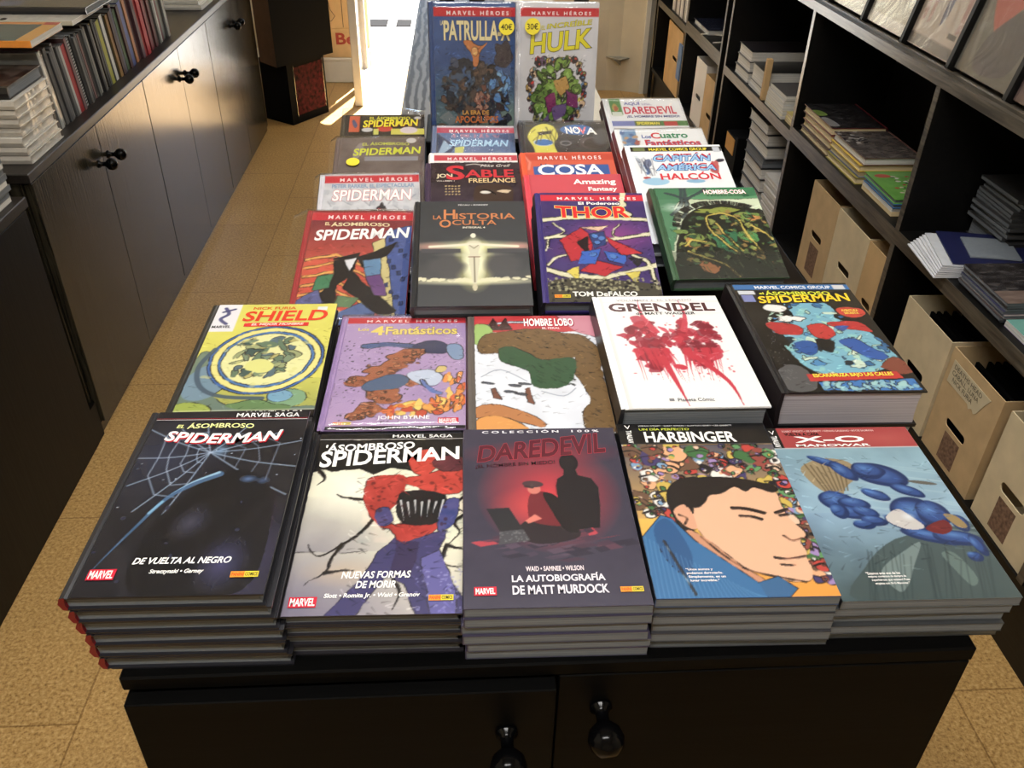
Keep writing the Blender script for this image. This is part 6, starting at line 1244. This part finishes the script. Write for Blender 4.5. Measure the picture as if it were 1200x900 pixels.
# ------------------------------------------------------------------ covers on show in the sloping rack
def rack_cover(y0, y1, art, bg, label):
    w = y1-y0-.022; h = .30; t = .006
    root, case = make_book('comic_book', w, h, t, False, bg, bg, 'pagesw')
    dress(root, case, w, h, t, False, art, [])
    b = MB(); b.box(-w/2-.001, w/2+.001, -h/2-.001, h/2+.004, -.0012, t+.0026, bev=.0008); b.build('clear_bag', M['rackfilm'], root)
    tl = math.atan(.080/.392)
    mt = Matrix.Translation((1.200, (y0+y1)/2, 1.0185)) @ Matrix.Rotation(tl, 4, 'Y') @ Matrix(((0, 0, -1, 0), (-1, 0, 0, 0), (0, 1, 0, 0), (0, 0, 0, 1))) @ Matrix.Translation((0, h/2, 0))
    root.location = mt.to_translation(); root.rotation_euler = mt.to_euler()
    tag(root, label, 'comic', 'bagged comics shown in the sloping rack')
def rart(seed, bg, fn):
    a = Art(bg, .6, seed, 1.25); a.mottle(14, 6); fn(a); return a
def f1(a): a.poly([(.2, 0), (.5, 0), (.6, .7), (.4, .9)], (190, 90, 80), .8, 4); a.band(.85, 1, (236, 232, 222)); a.blob(.7, .4, .12, .3, (70, 60, 60), .3, .4)
def f2(a):
    for k in range(16): a.blob(a.rng.uniform(.1, .95), a.rng.uniform(.0, .6), .08, .10, (150, 146, 138), a.rng.uniform(0, 3), .4, 9, .4, .6)
    a.band(.9, 1, (240, 236, 226))
def f3(a):
    a.poly([(.42, .1), (.68, .06), (.72, .36), (.6, .5), (.56, .7), (.48, .78), (.46, .55), (.4, .36)], (70, 74, 112), .9, 4)
    for u in (.08, .2, .82, .9): a.poly([(u, .3), (u+.08, .28), (u+.07, .78), (u+.01, .8)], (176, 110, 112), .6)
    a.band(.90, .99, (120, 114, 110)); a.band(.80, .84, (90, 84, 80), .72, .88)
def f4(a):
    a.poly([(.1, .2), (.2, 0), (.8, 0), (.86, .3), (.6, .46), (.42, .62), (.34, .66), (.16, .46)], (196, 96, 84), 1, 4); a.poly([(.3, .1), (.5, .05), (.6, .3), (.4, .36)], (120, 124, 96), .8, 4); a.poly([(.3, .7), (.7, .44), (.9, .6), (.8, .9), (.3, .95)], (92, 90, 96), .8, 4); a.line([(.1, .5), (.2, .9)], .03, (150, 148, 140), .6)
def f5(a): a.poly([(.1, .1), (.9, .2), (.8, .7), (.3, .8)], (120, 76, 84), .8, 4); a.mottle(20, 10)
rack_cover(2.899, 3.168, rart(111, (206, 200, 190), f2), (206, 200, 190), 'pale bagged comic in the fifth rack slot from the camera')
rack_cover(2.628, 2.899, rart(112, (224, 218, 206), f1), (220, 214, 204), 'bagged white comic with a red slanting shape in the rack')
rack_cover(2.357, 2.628, rart(113, (214, 206, 186), f2), (210, 204, 186), 'bagged cream comic with faint grey shapes in the rack')
rack_cover(2.095, 2.357, rart(114, (200, 182, 166), f3), (200, 184, 168), 'bagged beige comic with a blue upright shape in the rack')
rack_cover(1.829, 2.095, rart(115, (118, 116, 108), f4), (110, 108, 102), 'bagged grey comic with a big salmon shape in the rack')
rack_cover(1.563, 1.829, rart(116, (96, 76, 78), f5), (90, 74, 76), 'bagged dull mauve comic nearest the camera in the rack')

# ------------------------------------------------------------------ lettering on the boxes
def plane_text(name, items, M4, wid, hgt, parent, mat='matteprint'):
    o = text_object(name, items, 0, wid, 0, hgt, 0, None, M[mat])
    o.matrix_world = M4
    if parent is not None:
        o.parent = parent; o.matrix_parent_inverse = Matrix.Identity(4)
        loc_ = M4.to_translation()-Vector(parent.location); o.matrix_basis = Matrix.Translation(loc_) @ M4.to_3x3().to_4x4()
    return o
MX = Matrix(((0, 0, -1), (-1, 0, 0), (0, 1, 0))).to_4x4()          # text facing -x
plane_text('handwriting', [T("DEATHS HEAD", .05, .10, .86, .30, (46, 42, 40), bold=0, rise=-.02), T('CABALL. LUNA', .04, .38, .82, .58, (46, 42, 40), bold=0, rise=-.02), T('NICK FURIA', .10, .66, .70, .86, (46, 42, 40), bold=0, rise=-.02)],
           Matrix.Translation((1.1644, 1.655, .398)) @ MX, .155, .058, bx4)
c0 = ledge_boxes[0]
MYf = Matrix(((1, 0, 0), (0, 0, -1), (0, 1, 0))).to_4x4()
plane_text('red_lettering', [T('Be', 0, 0, 1, 1, (170, 62, 46), bold=.04)], Matrix.Translation((-.752, 5.6675, .228)) @ MYf, .118, .07, c0)
